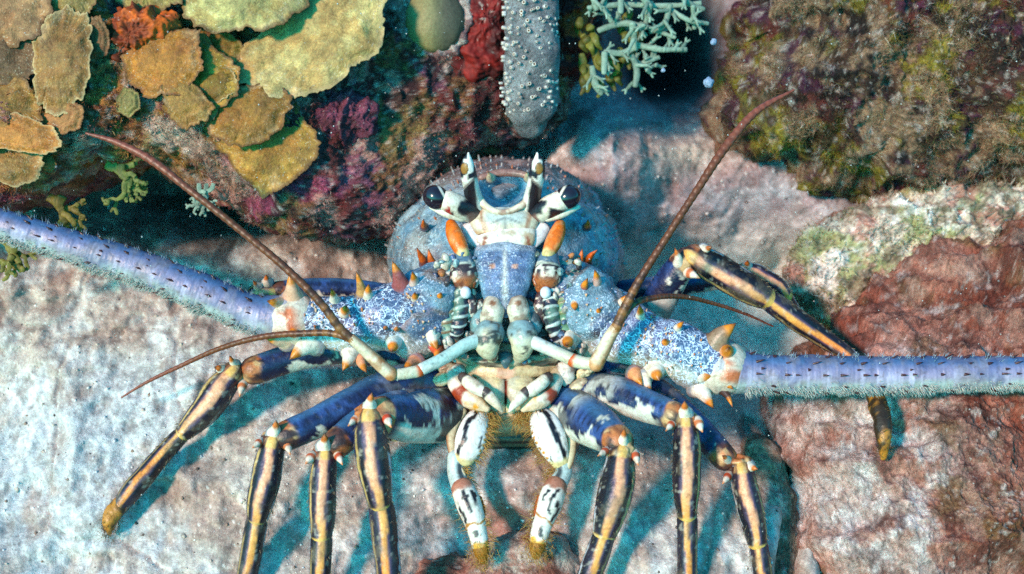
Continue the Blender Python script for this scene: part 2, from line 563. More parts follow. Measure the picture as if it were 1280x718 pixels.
def boulder(poly, y0, hf, hb, colf, amp=(.3, .15, .06), sc=(.8, 2.4, 7), seed=0, m=300, n=170, e=.7, tilt=(0, 0), center=None, blocky=.0):
    o = smooth_loop(outline_r(poly, m), 4)
    cx, cy = center if center else o.mean(0)
    # rows crowd towards the pole and the rim, so keep the noise in space, not per row
    pf = np.linspace(.0002, math.pi - .0002, 6000)            # rows at even spacing along the profile
    Rm = np.hypot(o[:, 0] - cx, o[:, 1] - cy).mean() / 100
    rr_ = np.sin(pf) ** e * Rm
    dd_ = np.where(pf < math.pi / 2, -hf, hb) * np.abs(np.cos(pf)) ** .9
    wt = np.where(pf < math.pi / 2, 1.0, .35)
    al = np.concatenate([[0], np.cumsum(np.hypot(np.diff(rr_), np.diff(dd_)) * wt[1:])])
    ph = np.interp(np.linspace(0, al[-1], n), al, pf)
    rad = np.sin(ph) ** e
    dep = np.where(ph < math.pi / 2, -hf * np.abs(np.cos(ph)) ** .9, hb * np.abs(np.cos(ph)) ** .9)
    px = cx + (o[None, :, 0] - cx) * rad[:, None]
    py = cy + (o[None, :, 1] - cy) * rad[:, None]
    yy = y0 + dep[:, None] + tilt[0] * (px - cx) / 100 + tilt[1] * (cy - py) / 100
    k = (D + y0) / D / 100
    P = np.stack([(px - 640) * k, yy, (359 - py) * k], -1)
    dv = np.gradient(P, axis=0)
    du = np.roll(P, -1, 1) - np.roll(P, 1, 1)
    N = np.cross(du, dv)
    N /= np.linalg.norm(N, axis=-1, keepdims=True) + 1e-9
    if (N[n // 4, :, 1].mean()) > 0:
        N = -N
    d = (fbm(P, sc[0], seed, 3) - .5) * 2 * amp[0]
    d = d + (ridged(P + .2 * fbm(P, 2, seed + 4, 2)[..., None], sc[1], seed + 11, 3) - .55) * 2 * amp[1]
    d = d + (fbm(P, sc[2], seed + 23, 4, .6) - .5) * 2 * amp[2]
    rv = np.random.default_rng(seed)
    sp = vnoise(P, 42, seed + 41)
    d = d + .03 * (sp - .5) + .05 * (fbm(P, 19, seed + 31, 3, .65) - .5)
    P2 = P + N * d[..., None]
    col = colf(P2, d) * (1 + .8 * (sp - .5) + .5 * (fbm(P, 24, seed + 37, 2) - .5))[..., None]
    col = mix(col, c(214, 200, 190), sstep(.86, .95, vnoise(P, 30, seed + 43)) * .45)
    mb = MB()
    mb.grid(P2, col, wrap=True, flip=True)
    return mb, P2, N, col, o

def turf(P, N, col, k, L=(.05, .16), w=.006, zmax=None, palette=None, curl=.8, ymin_face=-.1, seed=0, frame=True):
    r = np.random.default_rng(seed)
    F = P.reshape(-1, 3)
    NN = N.reshape(-1, 3)
    CC = col.reshape(-1, 3)
    px, py = P2px(F)
    ok = (NN[:, 1] < ymin_face) & (px > -80) & (px < 1360) & (py > -80) & (py < 800)
    idx = np.where(ok)[0]
    # weight by local cell area so the crowded pole is not favoured
    n, m = P.shape[:2]
    ar = np.linalg.norm(np.cross(np.gradient(P, axis=0), np.gradient(P, axis=1)), axis=-1).reshape(-1)[idx]
    clump = sstep(.4, .6, fbm(F[idx], 2.2, seed + 5, 3)) + .12
    pr = ar * clump
    sel = r.choice(idx, k, p=pr / pr.sum())
    R = F[sel] + r.normal(0, .015, (k, 3))
    dr = NN[sel] + r.normal(0, curl, (k, 3))
    LL = r.uniform(*L, k)
    bend = r.normal(0, .75, (k, 3)) * LL[:, None]
    cc = CC[sel] * r.uniform(.8, 2.0, (k, 1))
    if palette is not None:
        pick = r.random(k) < .28
        cc[pick] = np.array(palette)[r.integers(0, len(palette), pick.sum())] * r.uniform(.6, 1.1, (pick.sum(), 1))
    mb = MB()
    prisms(mb, R, dr, LL, w * r.uniform(.6, 1.8, k), cc, bend)
    return mb

def reef_col(seed, hues):
    def f(P, d):
        col = mix(c(*hues[0]), c(*hues[1]), sstep(.38, .6, fbm(P, 1.1, seed + 1, 4)))
        for i, h in enumerate(hues[2:]):
            s = 1.1 + .6 * (i % 4)
            th = .53 + .02 * (i % 3)
            col = mix(col, c(*h), sstep(th, th + .09, fbm(P, s, seed + 50 + 13 * i, 5, .6)) * .9)
        v = fbm(P, 9, seed + 7, 4, .65)
        col = col * (.55 + .9 * v)[..., None]
        col = mix(col, c(206, 190, 180), sstep(.63, .72, fbm(P, 13, seed + 9, 3)) * .5)
        return col
    return f

# left overhang
hl = [(96, 46, 44), (132, 70, 72), (146, 64, 92), (140, 94, 58), (150, 88, 110), (112, 42, 42), (140, 112, 66), (60, 38, 42), (186, 136, 124)]
poly = [(-260, -260), (800, -240), (765, 0), (742, 60), (715, 105), (700, 140), (650, 168), (604, 186), (566, 214), (530, 258), (505, 284), (450, 300),
        (400, 304), (350, 286), (310, 256), (262, 232), (200, 214), (150, 218), (118, 240), (70, 262), (0, 268), (-260, 300)]
_reef_left = reef_col(200, hl)
_crust = reef_col(230, [(176, 124, 62), (150, 104, 44), (196, 120, 60), (150, 90, 96), (190, 150, 96), (120, 70, 40), (206, 170, 150)])
def reef_left(P, d):
    px, py = P2px(P)
    return mix(_reef_left(P, d), _crust(P, d), sstep(330, 210, px + 160 * (fbm(P, 1.5, 207, 4) - .5)) * sstep(270, 190, py + 90 * (fbm(P, 1.6, 209, 4) - .5)))
mb, Pr, Nr, Cr, _ = boulder(poly, 2.3, 1.3, 2.6, reef_left, amp=(.20, .12, .08), sc=(1.3, 3.0, 8), seed=5, m=620, n=330, e=.5, tilt=(.30, .28), center=(340, 20))
reef = thing('reef_rock', 'maroon and purple reef rock overhanging the seabed behind the lobster', 'rock', at(300, 60, 2.6))
mb.build('rock_body', M_reef, reef)
turf(Pr, Nr, Cr, 34000, (.012, .05), .0036, palette=[c(160, 96, 96), c(124, 60, 72), c(150, 118, 66), c(100, 50, 50), c(176, 140, 130)], seed=1).build('algal_turf', M_turf, reef, kind='stuff')

REEF = (Pr.reshape(-1, 3), P2px(Pr.reshape(-1, 3)))

def reef_y(px, py, rad=14):
    F, (qx, qy) = REEF
    ok = (np.hypot(qx - px, qy - py) < rad) & (F[:, 1] < 4)
    return float(np.percentile(F[ok, 1], 12)) if ok.sum() > 3 else 1.5

# right reef rock
hr = [(58, 38, 32), (88, 62, 46), (124, 108, 30), (104, 46, 40), (108, 80, 60), (76, 34, 58), (140, 122, 36), (30, 24, 23), (150, 118, 92)]  # hues darkened to stand in for light falling off towards this corner
poly = [(960, -260), (1560, -260), (1560, 300), (1300, 262), (1200, 246), (1150, 236), (1110, 256), (1060, 236), (1020, 238), (985, 196), (940, 184), (905, 150), (915, 112), (940, 84), (948, 50), (925, 28), (950, -20)]
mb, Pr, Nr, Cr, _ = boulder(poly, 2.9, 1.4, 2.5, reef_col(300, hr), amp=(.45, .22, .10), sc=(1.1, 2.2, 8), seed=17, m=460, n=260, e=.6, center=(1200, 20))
reef2 = thing('reef_rock', 'brown and olive turf covered reef rock in the upper right corner', 'rock', at(1150, 60, 3.2))
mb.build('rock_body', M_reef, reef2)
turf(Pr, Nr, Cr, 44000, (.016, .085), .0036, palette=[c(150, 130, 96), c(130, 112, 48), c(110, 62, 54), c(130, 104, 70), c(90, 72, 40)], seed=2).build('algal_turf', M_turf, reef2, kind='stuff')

# crusty pale rock below it
poly = [(985, 330), (1010, 290), (1060, 262), (1130, 240), (1200, 230), (1330, 236), (1330, 330), (1240, 330), (1160, 375), (1090, 415), (1030, 400), (995, 370)]
mb, Pr, Nr, Cr, _ = boulder(poly, 2.4, .55, 1.5, reef_col(410, [(172, 152, 134), (196, 180, 162), (150, 150, 100), (214, 206, 198), (170, 120, 106), (120, 104, 84)]), amp=(.12, .12, .09), sc=(1, 3.4, 10), seed=29, m=260, n=150, e=.7)
crust = thing('crusted_rock', 'pale tan rock with a crumbly crust between two darker rocks on the right', 'rock', at(1150, 330, 2.8))
mb.build('rock_body', M_ground, crust)
turf(Pr, Nr, Cr, 3500, (.03, .09), .007, palette=[c(225, 215, 200), c(170, 165, 110), c(140, 110, 90)], seed=3).build('algal_turf', M_turf, crust, kind='stuff')

# big red-brown rock
def red_col(P, d):
    px, py = P2px(P)
    col = mix(c(140, 74, 56), c(172, 112, 94), sstep(.38, .6, fbm(P, 1.3, 501, 4)))
    col = mix(col, c(190, 150, 138), sstep(1180, 1010, px) * sstep(430, 520, py) * (.35 + .65 * sstep(.38, .56, fbm(P, 1.6, 505, 4))))
    col = mix(col, c(214, 198, 194), sstep(.43, .62, fbm(P, 1.6, 511, 6, .66)) * sstep(1270, 1120, px) * sstep(400, 520, py) * .95)
    col = mix(col, c(120, 58, 40), sstep(.47, .58, fbm(P, 1.2, 521, 4)) * sstep(1120, 1260, px) * .9)
    col = mix(col, c(104, 76, 44), sstep(.56, .66, fbm(P, 1.8, 531, 4)) * .7)
    col = mix(col, c(92, 50, 44), sstep(.53, .66, fbm(P, 2.7, 541, 5, .6)) * .7)
    col = mix(col, c(176, 132, 116), sstep(.5, .64, fbm(P, 3.6, 546, 5, .6)) * .6)
    col = mix(col, c(206, 190, 184), sstep(.62, .74, fbm(P, 6, 548, 4, .6)) * .5)
    return col * (.6 + .8 * fbm(P, 11, 551, 4, .62))[..., None]
poly = [(1520, 150), (1300, 262), (1255, 296), (1190, 326), (1125, 372), (1072, 415), (1040, 460), (1003, 500), (990, 540), (1000, 600), (992, 660), (990, 760), (980, 960), (1520, 960)]
mb, Pr, Nr, Cr, _ = boulder(poly, .55, 1.2, 3.2, red_col, amp=(.30, .30, .07), sc=(.6, 1.1, 6), seed=37, m=560, n=330, e=.62, tilt=(0, .55), center=(1240, 620))
red = thing('red_rock', 'large red brown rock with white crust patches in the lower right corner', 'rock', at(1240, 700, 1))
mb.build('rock_body', M_red, red)

# tan stone by the crevice
poly = [(905, 900), (925, 660), (945, 590), (962, 560), (985, 566), (1004, 620), (1006, 760), (1000, 900)]
mb, Pr, Nr, Cr, _ = boulder(poly, -.3, .25, 1.6, reef_col(610, [(150, 112, 92), (168, 132, 112), (120, 96, 80), (190, 170, 158)]), amp=(.1, .06, .03), seed=43, m=160, n=90, e=.7, tilt=(0, .6))
o = mb.build('tan_stone', M_red, label='narrow tan stone wedged against the left edge of the red brown rock', category='stone')

# low reddish stone at the front
poly = [(440, 900), (470, 745), (530, 706), (590, 700), (640, 668), (700, 680), (745, 720), (770, 900)]
mb, Pr, Nr, Cr, _ = boulder(poly, -.36, .38, 1.6, reef_col(660, [(142, 88, 74), (170, 122, 108), (196, 178, 168), (110, 64, 54)]), amp=(.14, .1, .04), seed=47, m=220, n=110, e=.7, tilt=(0, .12))
mb.build('red_stone', M_red, label='low reddish stone under the mouth legs at the front of the seabed', category='stone')

# ------------------------------------------------------------------ plate-like algae
def plate(name, label, poly, y, col, dome=.12, tilt=(0, 0), rim=None, th=.035, seed=0, group=None, cat='alga', wav=.09):
    m, n = 230, 76
    o = smooth_loop(outline_r(poly, m), 5)
    cx, cy = o.mean(0)
    aj = np.arange(m) * 2 * math.pi / m
    aj = np.stack([np.cos(aj) * 1.6, np.sin(aj) * 1.6, aj * 0 + seed], -1)
    o = (o - [cx, cy]) * (1 + (fbm(aj, 2.4, seed + 1, 4, .6) - .5) * .34 + (fbm(aj, 9, seed + 2, 3) - .5) * .10)[:, None] + [cx, cy]
    mb = MB()
    s = np.linspace(0.004, 1, n)[:, None]
    k0 = (D + y) / D / 100
    px = cx + (o[None, :, 0] - cx) * s
    py = cy + (o[None, :, 1] - cy) * s
    base = np.stack([(px - 640) * k0, px * 0, (359 - py) * k0], -1)
    yy = y - dome * (1 - s ** 2) + tilt[0] * (px - cx) / 100 + tilt[1] * (cy - py) / 100
    yy = yy + (fbm(base, 2.2, seed, 3) - .5) * 2 * wav * (0.4 + s)
    yy = yy - .007 * np.cos(s * 17 + 3 * fbm(base, 1.5, seed + 2, 2)) * s
    base[..., 1] = yy
    jag = 1 + 0 * s
    colr = mix(np.asarray(col), np.asarray(col) * .78, sstep(.42, .62, fbm(base, 1.7, seed + 3, 4)))
    colr = mix(colr, c(196, 160, 120), sstep(.54, .68, fbm(base, 3.0, seed + 8, 5, .6)) * sstep(.5, 1, s) * .5)
    colr = mix(colr, np.asarray(col) * np.array([.85, .62, .42]), sstep(.48, .64, fbm(base, 4.2, seed + 12, 5, .62)) * .6)
    rv = np.random.default_rng(seed)
    colr = colr * (1 + .5 * (rv.random(px.shape) - .5))[..., None]
    colr = mix(colr, c(226, 212, 186), (rv.random(px.shape) > .975) * sstep(.2, .9, s) * .6)
    yline = .5 + .5 * np.sin(s * 34 + 6 * fbm(base, 2.4, seed + 16, 3))
    colr = colr * (.90 + .14 * yline)[..., None]
    rib = .5 + .5 * np.sin(np.arctan2(py - cy, px - cx) * 26 + 5 * fbm(base, 2, seed + 14, 3))
    colr = colr * (.86 + .2 * rib * s)[..., None]
    colr = colr * np.array([1.02, 1.0, .95]) * (.55 + .8 * fbm(base, 9, seed + 6, 4, .62))[..., None]
    if rim is not None:
        colr = mix(colr, np.asarray(rim), sstep(.9, .99, s) * np.ones_like(px) * .8)
    back = base[::-1].copy()
    back[..., 1] += th * (1 - .6 * s[::-1] ** 4)
    full = np.concatenate([base, back])
    mb.grid(full, np.concatenate([colr, colr[::-1]]), wrap=True, flip=False)
    pr = dict(label=label, category=cat)
    if group:
        pr['group'] = group
    return mb.build(name, M_plate, base=full[-1].mean(0), **pr)

TAN, AMB, OLV, BRN = c(190, 164, 104), c(172, 110, 36), c(140, 122, 66), c(124, 84, 44)
G = 'plate algae on the reef overhang'
plates = [
    ('largest tan plate alga with pale speckled lower edge hanging over purple rock', [(380, -60), (486, -60), (478, 45), (468, 72), (440, 95), (418, 108), (398, 119), (370, 124), (335, 118), (290, 106), (287, 85), (300, 60), (330, 40), (360, 0)], .30, TAN, .10, (0, .3)),
    ('broad smooth greenish plate alga overlapping the largest tan plate from above', [(222, -70), (392, -70), (388, 0), (375, 20), (352, 35), (330, 42), (300, 44), (262, 42), (236, 26), (224, 8)], -.02, c(180, 166, 104), .10, (0, .3)),
    ('pale green plate alga cut by the top edge beside the orange sponge', [(138, -70), (226, -70), (226, 8), (200, 16), (165, 14), (146, 2)], .12, c(164, 140, 74), .06, (0, .2)),
    ('wedge shaped amber plate alga hanging lowest of the plates over dark rock', [(262, 152), (288, 120), (330, 112), (360, 126), (380, 165), (386, 182), (378, 206), (346, 229), (327, 239), (310, 215), (290, 192), (274, 178)], .42, c(172, 126, 50), .08, (.1, .15)),
    ('rounded amber plate alga casting a crescent shadow on the wedge shaped plate', [(284, 118), (320, 109), (350, 118), (356, 135), (347, 158), (322, 176), (292, 179), (264, 158), (268, 136)], .18, c(154, 106, 38), .07, (.1, .1)),
    ('upright oval brown plate alga with green lower end on the left', [(52, 42), (62, 23), (80, 17), (98, 24), (107, 46), (107, 90), (98, 115), (76, 132), (56, 130), (48, 105), (45, 62)], -.05, c(154, 114, 62), .10, (0, .1)),
    ('green plate alga at the top edge above the upright oval plate', [(55, -60), (116, -60), (118, 4), (106, 24), (82, 20), (60, 14)], .15, c(140, 114, 58), .06, (0, .2)),
    ('pale pinkish plate alga in the upper left corner of the rock', [(-70, -60), (54, -60), (58, 10), (46, 44), (20, 52), (-70, 50)], .2, c(176, 128, 84), .06, (0, .1)),
    ('dark brown rounded plate alga at the left edge below the pinkish plate', [(-70, 52), (18, 48), (40, 58), (46, 78), (36, 96), (10, 101), (-70, 100)], .0, c(112, 80, 50), .08, (0, .1)),
    ('yellow brown plate alga under the dark brown one at the left edge', [(-70, 105), (22, 104), (40, 122), (46, 148), (26, 166), (0, 162), (-70, 150)], .1, c(154, 108, 46), .07, (0, .1)),
    ('mustard plate alga with knobbly edge lowest on the left edge', [(-70, 175), (36, 168), (48, 198), (38, 222), (18, 231), (0, 222), (-70, 215)], .18, c(168, 122, 62), .08, (0, .1)),
    ('small round yellow plate alga beside the lowest mustard plate', [(46, 200), (54, 192), (66, 195), (70, 206), (62, 216), (50, 214)], .22, c(154, 120, 58), .03, (0, 0)),
    ('thin translucent amber plate alga below the orange sponge', [(160, 72), (180, 56), (214, 44), (240, 40), (246, 80), (222, 112), (190, 116), (166, 100)], .45, AMB, .05, (0, .1)),
    ('narrow upright yellow plate alga with dark rim beside the big speckled plate', [(240, 44), (254, 40), (262, 56), (258, 80), (248, 82), (238, 68)], .28, c(160, 120, 50), .04, (.2, 0)),
    ('curled amber plate alga tucked under the corner of the big speckled plate', [(258, 46), (286, 44), (300, 58), (294, 76), (274, 84), (258, 74)], .36, c(142, 108, 32), .05, (-.1, 0)),
    ('mid amber plate alga below the curled one with a dark fold on its left', [(234, 84), (262, 80), (290, 92), (288, 114), (268, 126), (244, 118)], .40, c(140, 108, 30), .06, (0, .1)),
    ('ragged amber plate alga with pale broken lower edge over a dark hole', [(208, 112), (226, 98), (246, 112), (264, 134), (252, 148), (232, 158), (214, 142)], .48, c(164, 118, 52), .05, (.1, .1)),
    ('broad thin amber plate alga lying behind the cluster of small amber plates', [(172, 84), (205, 62), (250, 48), (300, 84), (294, 122), (258, 156), (222, 150), (186, 122)], .5, c(164, 124, 44), .05, (0, .1)),
    ('brown plate alga squeezed between the upright oval plate and the orange sponge', [(108, 28), (126, 24), (136, 44), (132, 66), (116, 74), (106, 58)], .5, c(128, 88, 50), .04, (0, 0)),
    ('rusty plate alga with worn pale middle below the upright oval plate', [(60, 128), (88, 126), (104, 140), (98, 160), (74, 168), (56, 152)], .5, c(170, 112, 60), .05, (0, .1)),
    ('orange knobbly plate alga near the left edge above the lowest mustard plate', [(-30, 150), (20, 146), (58, 160), (74, 182), (50, 190), (10, 184), (-30, 190)], .5, c(190, 122, 52), .06, (0, .1)),
    ('small olive disc alga left of the dark hole', [(148, 124), (158, 113), (172, 118), (174, 134), (164, 145), (150, 140)], .5, OLV, .04, (0, 0)),
]
PLIFT = {1: .30, 4: .17, 5: .10, 7: .06, 13: .12, 14: .12, 15: .12, 16: .08, 12: .06, 17: -.02, 20: -.02}
for i, (lab, pl, y, col, dome, tilt) in enumerate(plates):
    ctr_ = np.mean(pl, 0)
    if i >= 3:
        pl = [tuple(ctr_ + (np.array(q) - ctr_) * (1.2 if i not in (17, 11) else 1.0)) for q in pl]
    inside = [q for q in pl if -40 < q[0] < 1300 and q[1] > -40] + [tuple(np.mean(pl, 0))]
    ys = sorted(reef_y(q[0], q[1]) for q in inside)
    plate('plate_alga', lab, pl, ys[len(ys) // 3] - .03 - PLIFT.get(i, 0), col, dome, tilt, rim=c(104, 66, 34) if i % 5 else c(186, 156, 108), seed=700 + 9 * i, group=G)

# smooth teal brown disc with crusty pink rim
disc = thing('disc_sponge', 'smooth olive brown disc sponge with a crusty pink rim', 'sponge', at(543, 30, 1.7))
mb = MB()
YD = reef_y(543, 26, 30)
blob(mb, 543, 26, YD, 37, .22, 40, lambda T, F, P, N, px, py: mix(c(150, 142, 92), c(98, 92, 74), sstep(530, 560, px)), 40, 60, noise=.06, seed=4)
mb.build('disc_face', M_alga, disc)
mb = MB()
ring = [at(543 + 41 * math.cos(a), 24 + 44 * math.sin(a), YD + .05) for a in np.linspace(0, 2 * math.pi, 40)]
A = np.array([[*p, .075 + .03 * math.sin(i * 2.3), 1] for i, p in enumerate(ring)])
tube(mb, A, lambda T, t, P, N, px, py: mix(c(150, 112, 112), c(208, 186, 176), sstep(.45, .6, fbm(P, 7, 6, 3))), 160, 12, raw=True, shape=lambda T, t, P: (fbm(P, 9, 3, 3) - .5) * 1.4)
mb.build('crusty_rim', M_reef, disc)

def lump(name, label, cat, poly, y, hf, colf, mat, amp=(.1, .1, .05), sc=(1.2, 4, 10), seed=0, hb=.5, m=120, n=60, **kw):
    if y is None:
        vis = [q for q in poly if q[1] > -20] + [tuple(np.mean(poly, 0))]
        y = sorted(reef_y(*q) for q in vis)[len(vis) // 2] + .1
    mb, *_ = boulder(poly, y, hf, hb, colf, amp=amp, sc=sc, seed=seed, m=m, n=n, e=.7)
    return mb.build(name, mat, label=label, category=cat, **kw)

lump('orange_sponge', 'bright orange encrusting sponge among amber plates on the reef', 'sponge', [(152, 16), (180, 12), (216, 18), (218, 44), (200, 58), (176, 66), (150, 80), (138, 96), (132, 70)], None, .25,
     lambda P, d: mix(c(206, 92, 14), c(128, 52, 18), sstep(.42, .62, fbm(P, 3, 801, 4))), M_sponge, seed=61)
lump('red_sponge', 'deep red encrusting sponge left of the grey tube', 'sponge', [(588, -40), (640, -40), (640, 60), (632, 90), (600, 98), (572, 92), (566, 80), (585, 50)], None, .25,
     lambda P, d: mix(c(132, 22, 14), c(78, 14, 14), sstep(.4, .6, fbm(P, 2.5, 811, 4))), M_sponge, seed=67)
lump('red_sponge', 'dark red and orange sponge between the grey tube and the green alga', 'sponge', [(688, -40), (742, -40), (738, 50), (722, 88), (700, 96), (690, 60)], None, .25,
     lambda P, d: mix(c(104, 20, 16), c(196, 76, 22), sstep(.52, .62, fbm(P, 2.8, 821, 4))), M_sponge, seed=71)
lump('pink_crust', 'patch of bright pink crust on the purple reef under the plates', 'crust', [(385, 128), (430, 112), (462, 130), (466, 162), (440, 178), (402, 176), (380, 156)], None, .25,
     lambda P, d: mix(c(132, 66, 86), c(100, 50, 62), sstep(.42, .6, fbm(P, 4, 831, 4))), M_reef, seed=73, amp=(.1, .12, .05))

# grey tube with polyps
tubeo = thing('grey_sponge', 'grey finger sponge dotted with white polyps hanging above the lobster', 'sponge', at(664, -60, 1.8))
mb = MB()
spath = [(660, -120, 1.9, 34), (661, -40, 1.6, 32), (663, 20, 1.45, 33), (662, 80, 1.4, 34), (661, 118, 1.45, 34), (662, 138, 1.5, 31), (663, 152, 1.58, 22)]
gs = lambda T, t, P, N, px, py: mix(c(112, 114, 118), c(150, 152, 154), sstep(.35, .65, fbm(P, 5, 840, 4)))
c0, T0, N0, B0 = tube(mb, spath, gs, 110, 56, shape=lambda T, t, P: (fbm(P, 2, 841, 3) - .5) * .6 + (fbm(P, 12, 842, 3) - .5) * .08)
mb.build('tube_body', M_reef, tubeo)
mb = MB()
A = catmull(path3(spath), 200)
for row in range(24):
    for j in range(9):
        if random.random() < .18:
            continue
        t = (row + .5 * (j % 2) + random.uniform(-.5, .5)) / 24
        i = int(np.clip(.30 * 200 + t * 136, 0, 196))
        th = (j - 4) * .34 + random.uniform(-.16, .16)
        p, r = A[i, :3], A[i, 3]
        N = np.array([0, -1, 0]) * math.cos(th) + np.array([1, 0, 0]) * math.sin(th)
        ctr = p + N * r * 1.03
        a1 = np.array([math.cos(th), math.sin(th), 0])
        a2 = np.array([0, 0, 1.0])
        rr = random.uniform(.014, .027)
        ang = np.linspace(0, 2 * math.pi, 9)[:-1]
        circ = np.cos(ang)[:, None] * a1 + np.sin(ang)[:, None] * a2
        prof = [(1.25, -.03), (1.1, .012), (.8, .022), (.5, .008), (.2, -.012), (.01, -.012)]
        Pp = np.array([ctr + circ * rr * f + N * h for f, h in prof])
        cc = np.array([c(150, 156, 164), c(196, 190, 182), c(214, 208, 198), c(150, 112, 84), c(88, 60, 44), c(70, 50, 40)])
        mb.grid(Pp, np.repeat(cc[:, None], 8, 1), wrap=True)
mb.build('polyp', M_shell_s, tubeo, kind='stuff')

# ------------------------------------------------------------------ forked algae
def strip(mb, pts, y0, col, flat=.45, n=14, m=8, rough=.12):
    rows = [(p[0], p[1], y0 + (p[3] if len(p) > 3 else 0), p[2], flat) for p in pts]
    tube(mb, rows, lambda T, t, P, N, px, py: mix(np.asarray(col) * .8, np.asarray(col) * 1.2, fbm(P, 7, 900, 3)), n, m, cap=2,
         shape=lambda T, t, P: (fbm(P, 10, 901, 3) - .5) * 2 * rough)

mb = MB()
MINT, OLIVE = c(136, 160, 142), c(112, 112, 44)
for pts in [
    [(735, 10, 4), (780, 6, 5), (830, 8, 5), (876, 4, 4)], [(812, 6, 6), (806, 32, 5), (800, 36, 5)], [(838, 6, 5), (826, 36, 5), (812, 40, 4)],
    [(838, 12, 5), (862, 26, 4), (885, 30, 4)], [(866, 8, 4), (868, 36, 4)], [(748, 38, 5), (778, 30, 6), (808, 34, 5)], [(800, 30, 5), (824, 40, 4), (844, 47, 4)],
    [(790, 30, 6), (794, 62, 6)], [(794, 56, 6), (826, 62, 5), (858, 62, 4)], [(756, 66, 6), (780, 66, 6), (796, 58, 5)], [(756, 66, 6), (755, 92, 5)],
    [(790, 70, 6), (796, 84, 6), (794, 108, 5)], [(792, 82, 5), (812, 76, 4), (824, 72, 4)], [(808, 88, 3), (822, 80, 3)], [(776, 0, 6), (776, 16, 5)],
    [(740, 84, 6), (744, 106, 7), (752, 118, 4)], [(845, -20, 6), (860, 4, 5), (880, 12, 4)], [(780, -40, 8), (800, -8, 7), (812, 8, 6)],
    [(720, -40, 7), (740, -6, 6), (746, 12, 5)], [(830, 62, 5), (858, 63, 4)], [(766, 30, 4), (756, 10, 5), (760, -20, 6)]]:
    dz = [random.uniform(-.12, .12) for _ in pts]
    strip(mb, [(a, b, r * .72, d) for (a, b, r), d in zip(pts, dz)], 1.5, MINT * random.uniform(.7, 1.2), .5, 16, 8, .35)
    for _ in range(2 * (len(pts) - 1)):
        q = random.randrange(len(pts) - 1)
        f_ = random.random()
        a, b = (pts[q][0] * (1 - f_) + pts[q + 1][0] * f_, pts[q][1] * (1 - f_) + pts[q + 1][1] * f_)
        an_ = math.atan2(pts[q + 1][1] - pts[q][1], pts[q + 1][0] - pts[q][0]) + random.choice((-1, 1)) * random.uniform(.5, 1.2)
        Ln = random.uniform(6, 17)
        a2, b2 = a + Ln * math.cos(an_), b + Ln * math.sin(an_)
        dd_ = random.uniform(-.15, .15)
        strip(mb, [(a, b, 2.8, dz[q]), (a2, b2, 2.2, dz[q] + dd_)], 1.5, MINT * random.uniform(.6, 1.25), .5, 8, 6, .4)
        for s_ in (-.5, .5):
            strip(mb, [(a2, b2, 2.0, dz[q] + dd_), (a2 + 6 * math.cos(an_ + s_), b2 + 6 * math.sin(an_ + s_), 1.3, dz[q] + dd_)], 1.5, MINT * random.uniform(.7, 1.3), .5, 6, 6, .4)
mb.build('branching_alga', M_alga, label='pale mint branching alga reaching out over the dark crevice', category='alga')
mb = MB()
for i in range(26):
    a, b = random.uniform(722, 800), random.uniform(-10, 105)
    pts = [(a, b, 4, 0)]
    dx, dy = random.uniform(-14, 14), random.uniform(8, 22)
    pts += [(a + dx * .5, b + dy * .5, 6, random.uniform(-.1, .1)), (a + dx, b + dy, 4, random.uniform(-.1, .1)), (a + dx + random.uniform(-8, 8), b + dy + 8, 2, 0)]
    strip(mb, pts, 1.75, OLIVE * random.uniform(.6, 1.3))
mb.build('olive_alga', M_alga, label='olive leafy alga tangled behind the mint branching alga', category='alga')

def fork(mb, x, y, ang, L, w, y0, col, depth):
    x2, y2 = x + L * math.cos(ang), y + L * math.sin(ang)
    xm, ym = (x + x2) / 2 + random.uniform(-3, 3), (y + y2) / 2 + random.uniform(-3, 3)
    strip(mb, [(x, y, w, 0), (xm, ym, w * .95, 0), (x2, y2, w * .8, 0)], y0, np.asarray(col) * random.uniform(.7, 1.25), .25, 12, 10, .6)
    if depth:
        for s in (-1, 1):
            if random.random() < .9:
                fork(mb, x2, y2, ang + s * random.uniform(.35, .8), L * random.uniform(.55, .85), w * .8, y0 + random.uniform(-.08, .08), col, depth - 1)

for lab, x, y, a, L, w, y0, col, dep in [
    ('yellow green forked alga hanging behind the left antenna', 70, 246, 1.2, 22, 5.5, .5, c(126, 116, 44), 4),
    ('flat green forked alga in front of the dark gap under the overhang', 142, 206, .7, 20, 5, .6, c(116, 124, 56), 4),
    ('pale blue green sprig of alga at the right end of the dark gap', 258, 230, 1.9, 15, 3.5, .7, c(140, 160, 140), 3),
    ('olive forked alga at the left edge below the antenna', 10, 300, 1.3, 20, 5, .5, c(128, 120, 50), 3)]:
    mb = MB()
    for q in range(3):
        fork(mb, x + q * 9 - 9, y, a + (q - 1) * .45, L, w, y0, col, dep)
    mb.build('forked_alga', M_alga, label=lab, category='alga', group='forked algae hanging from the overhang')

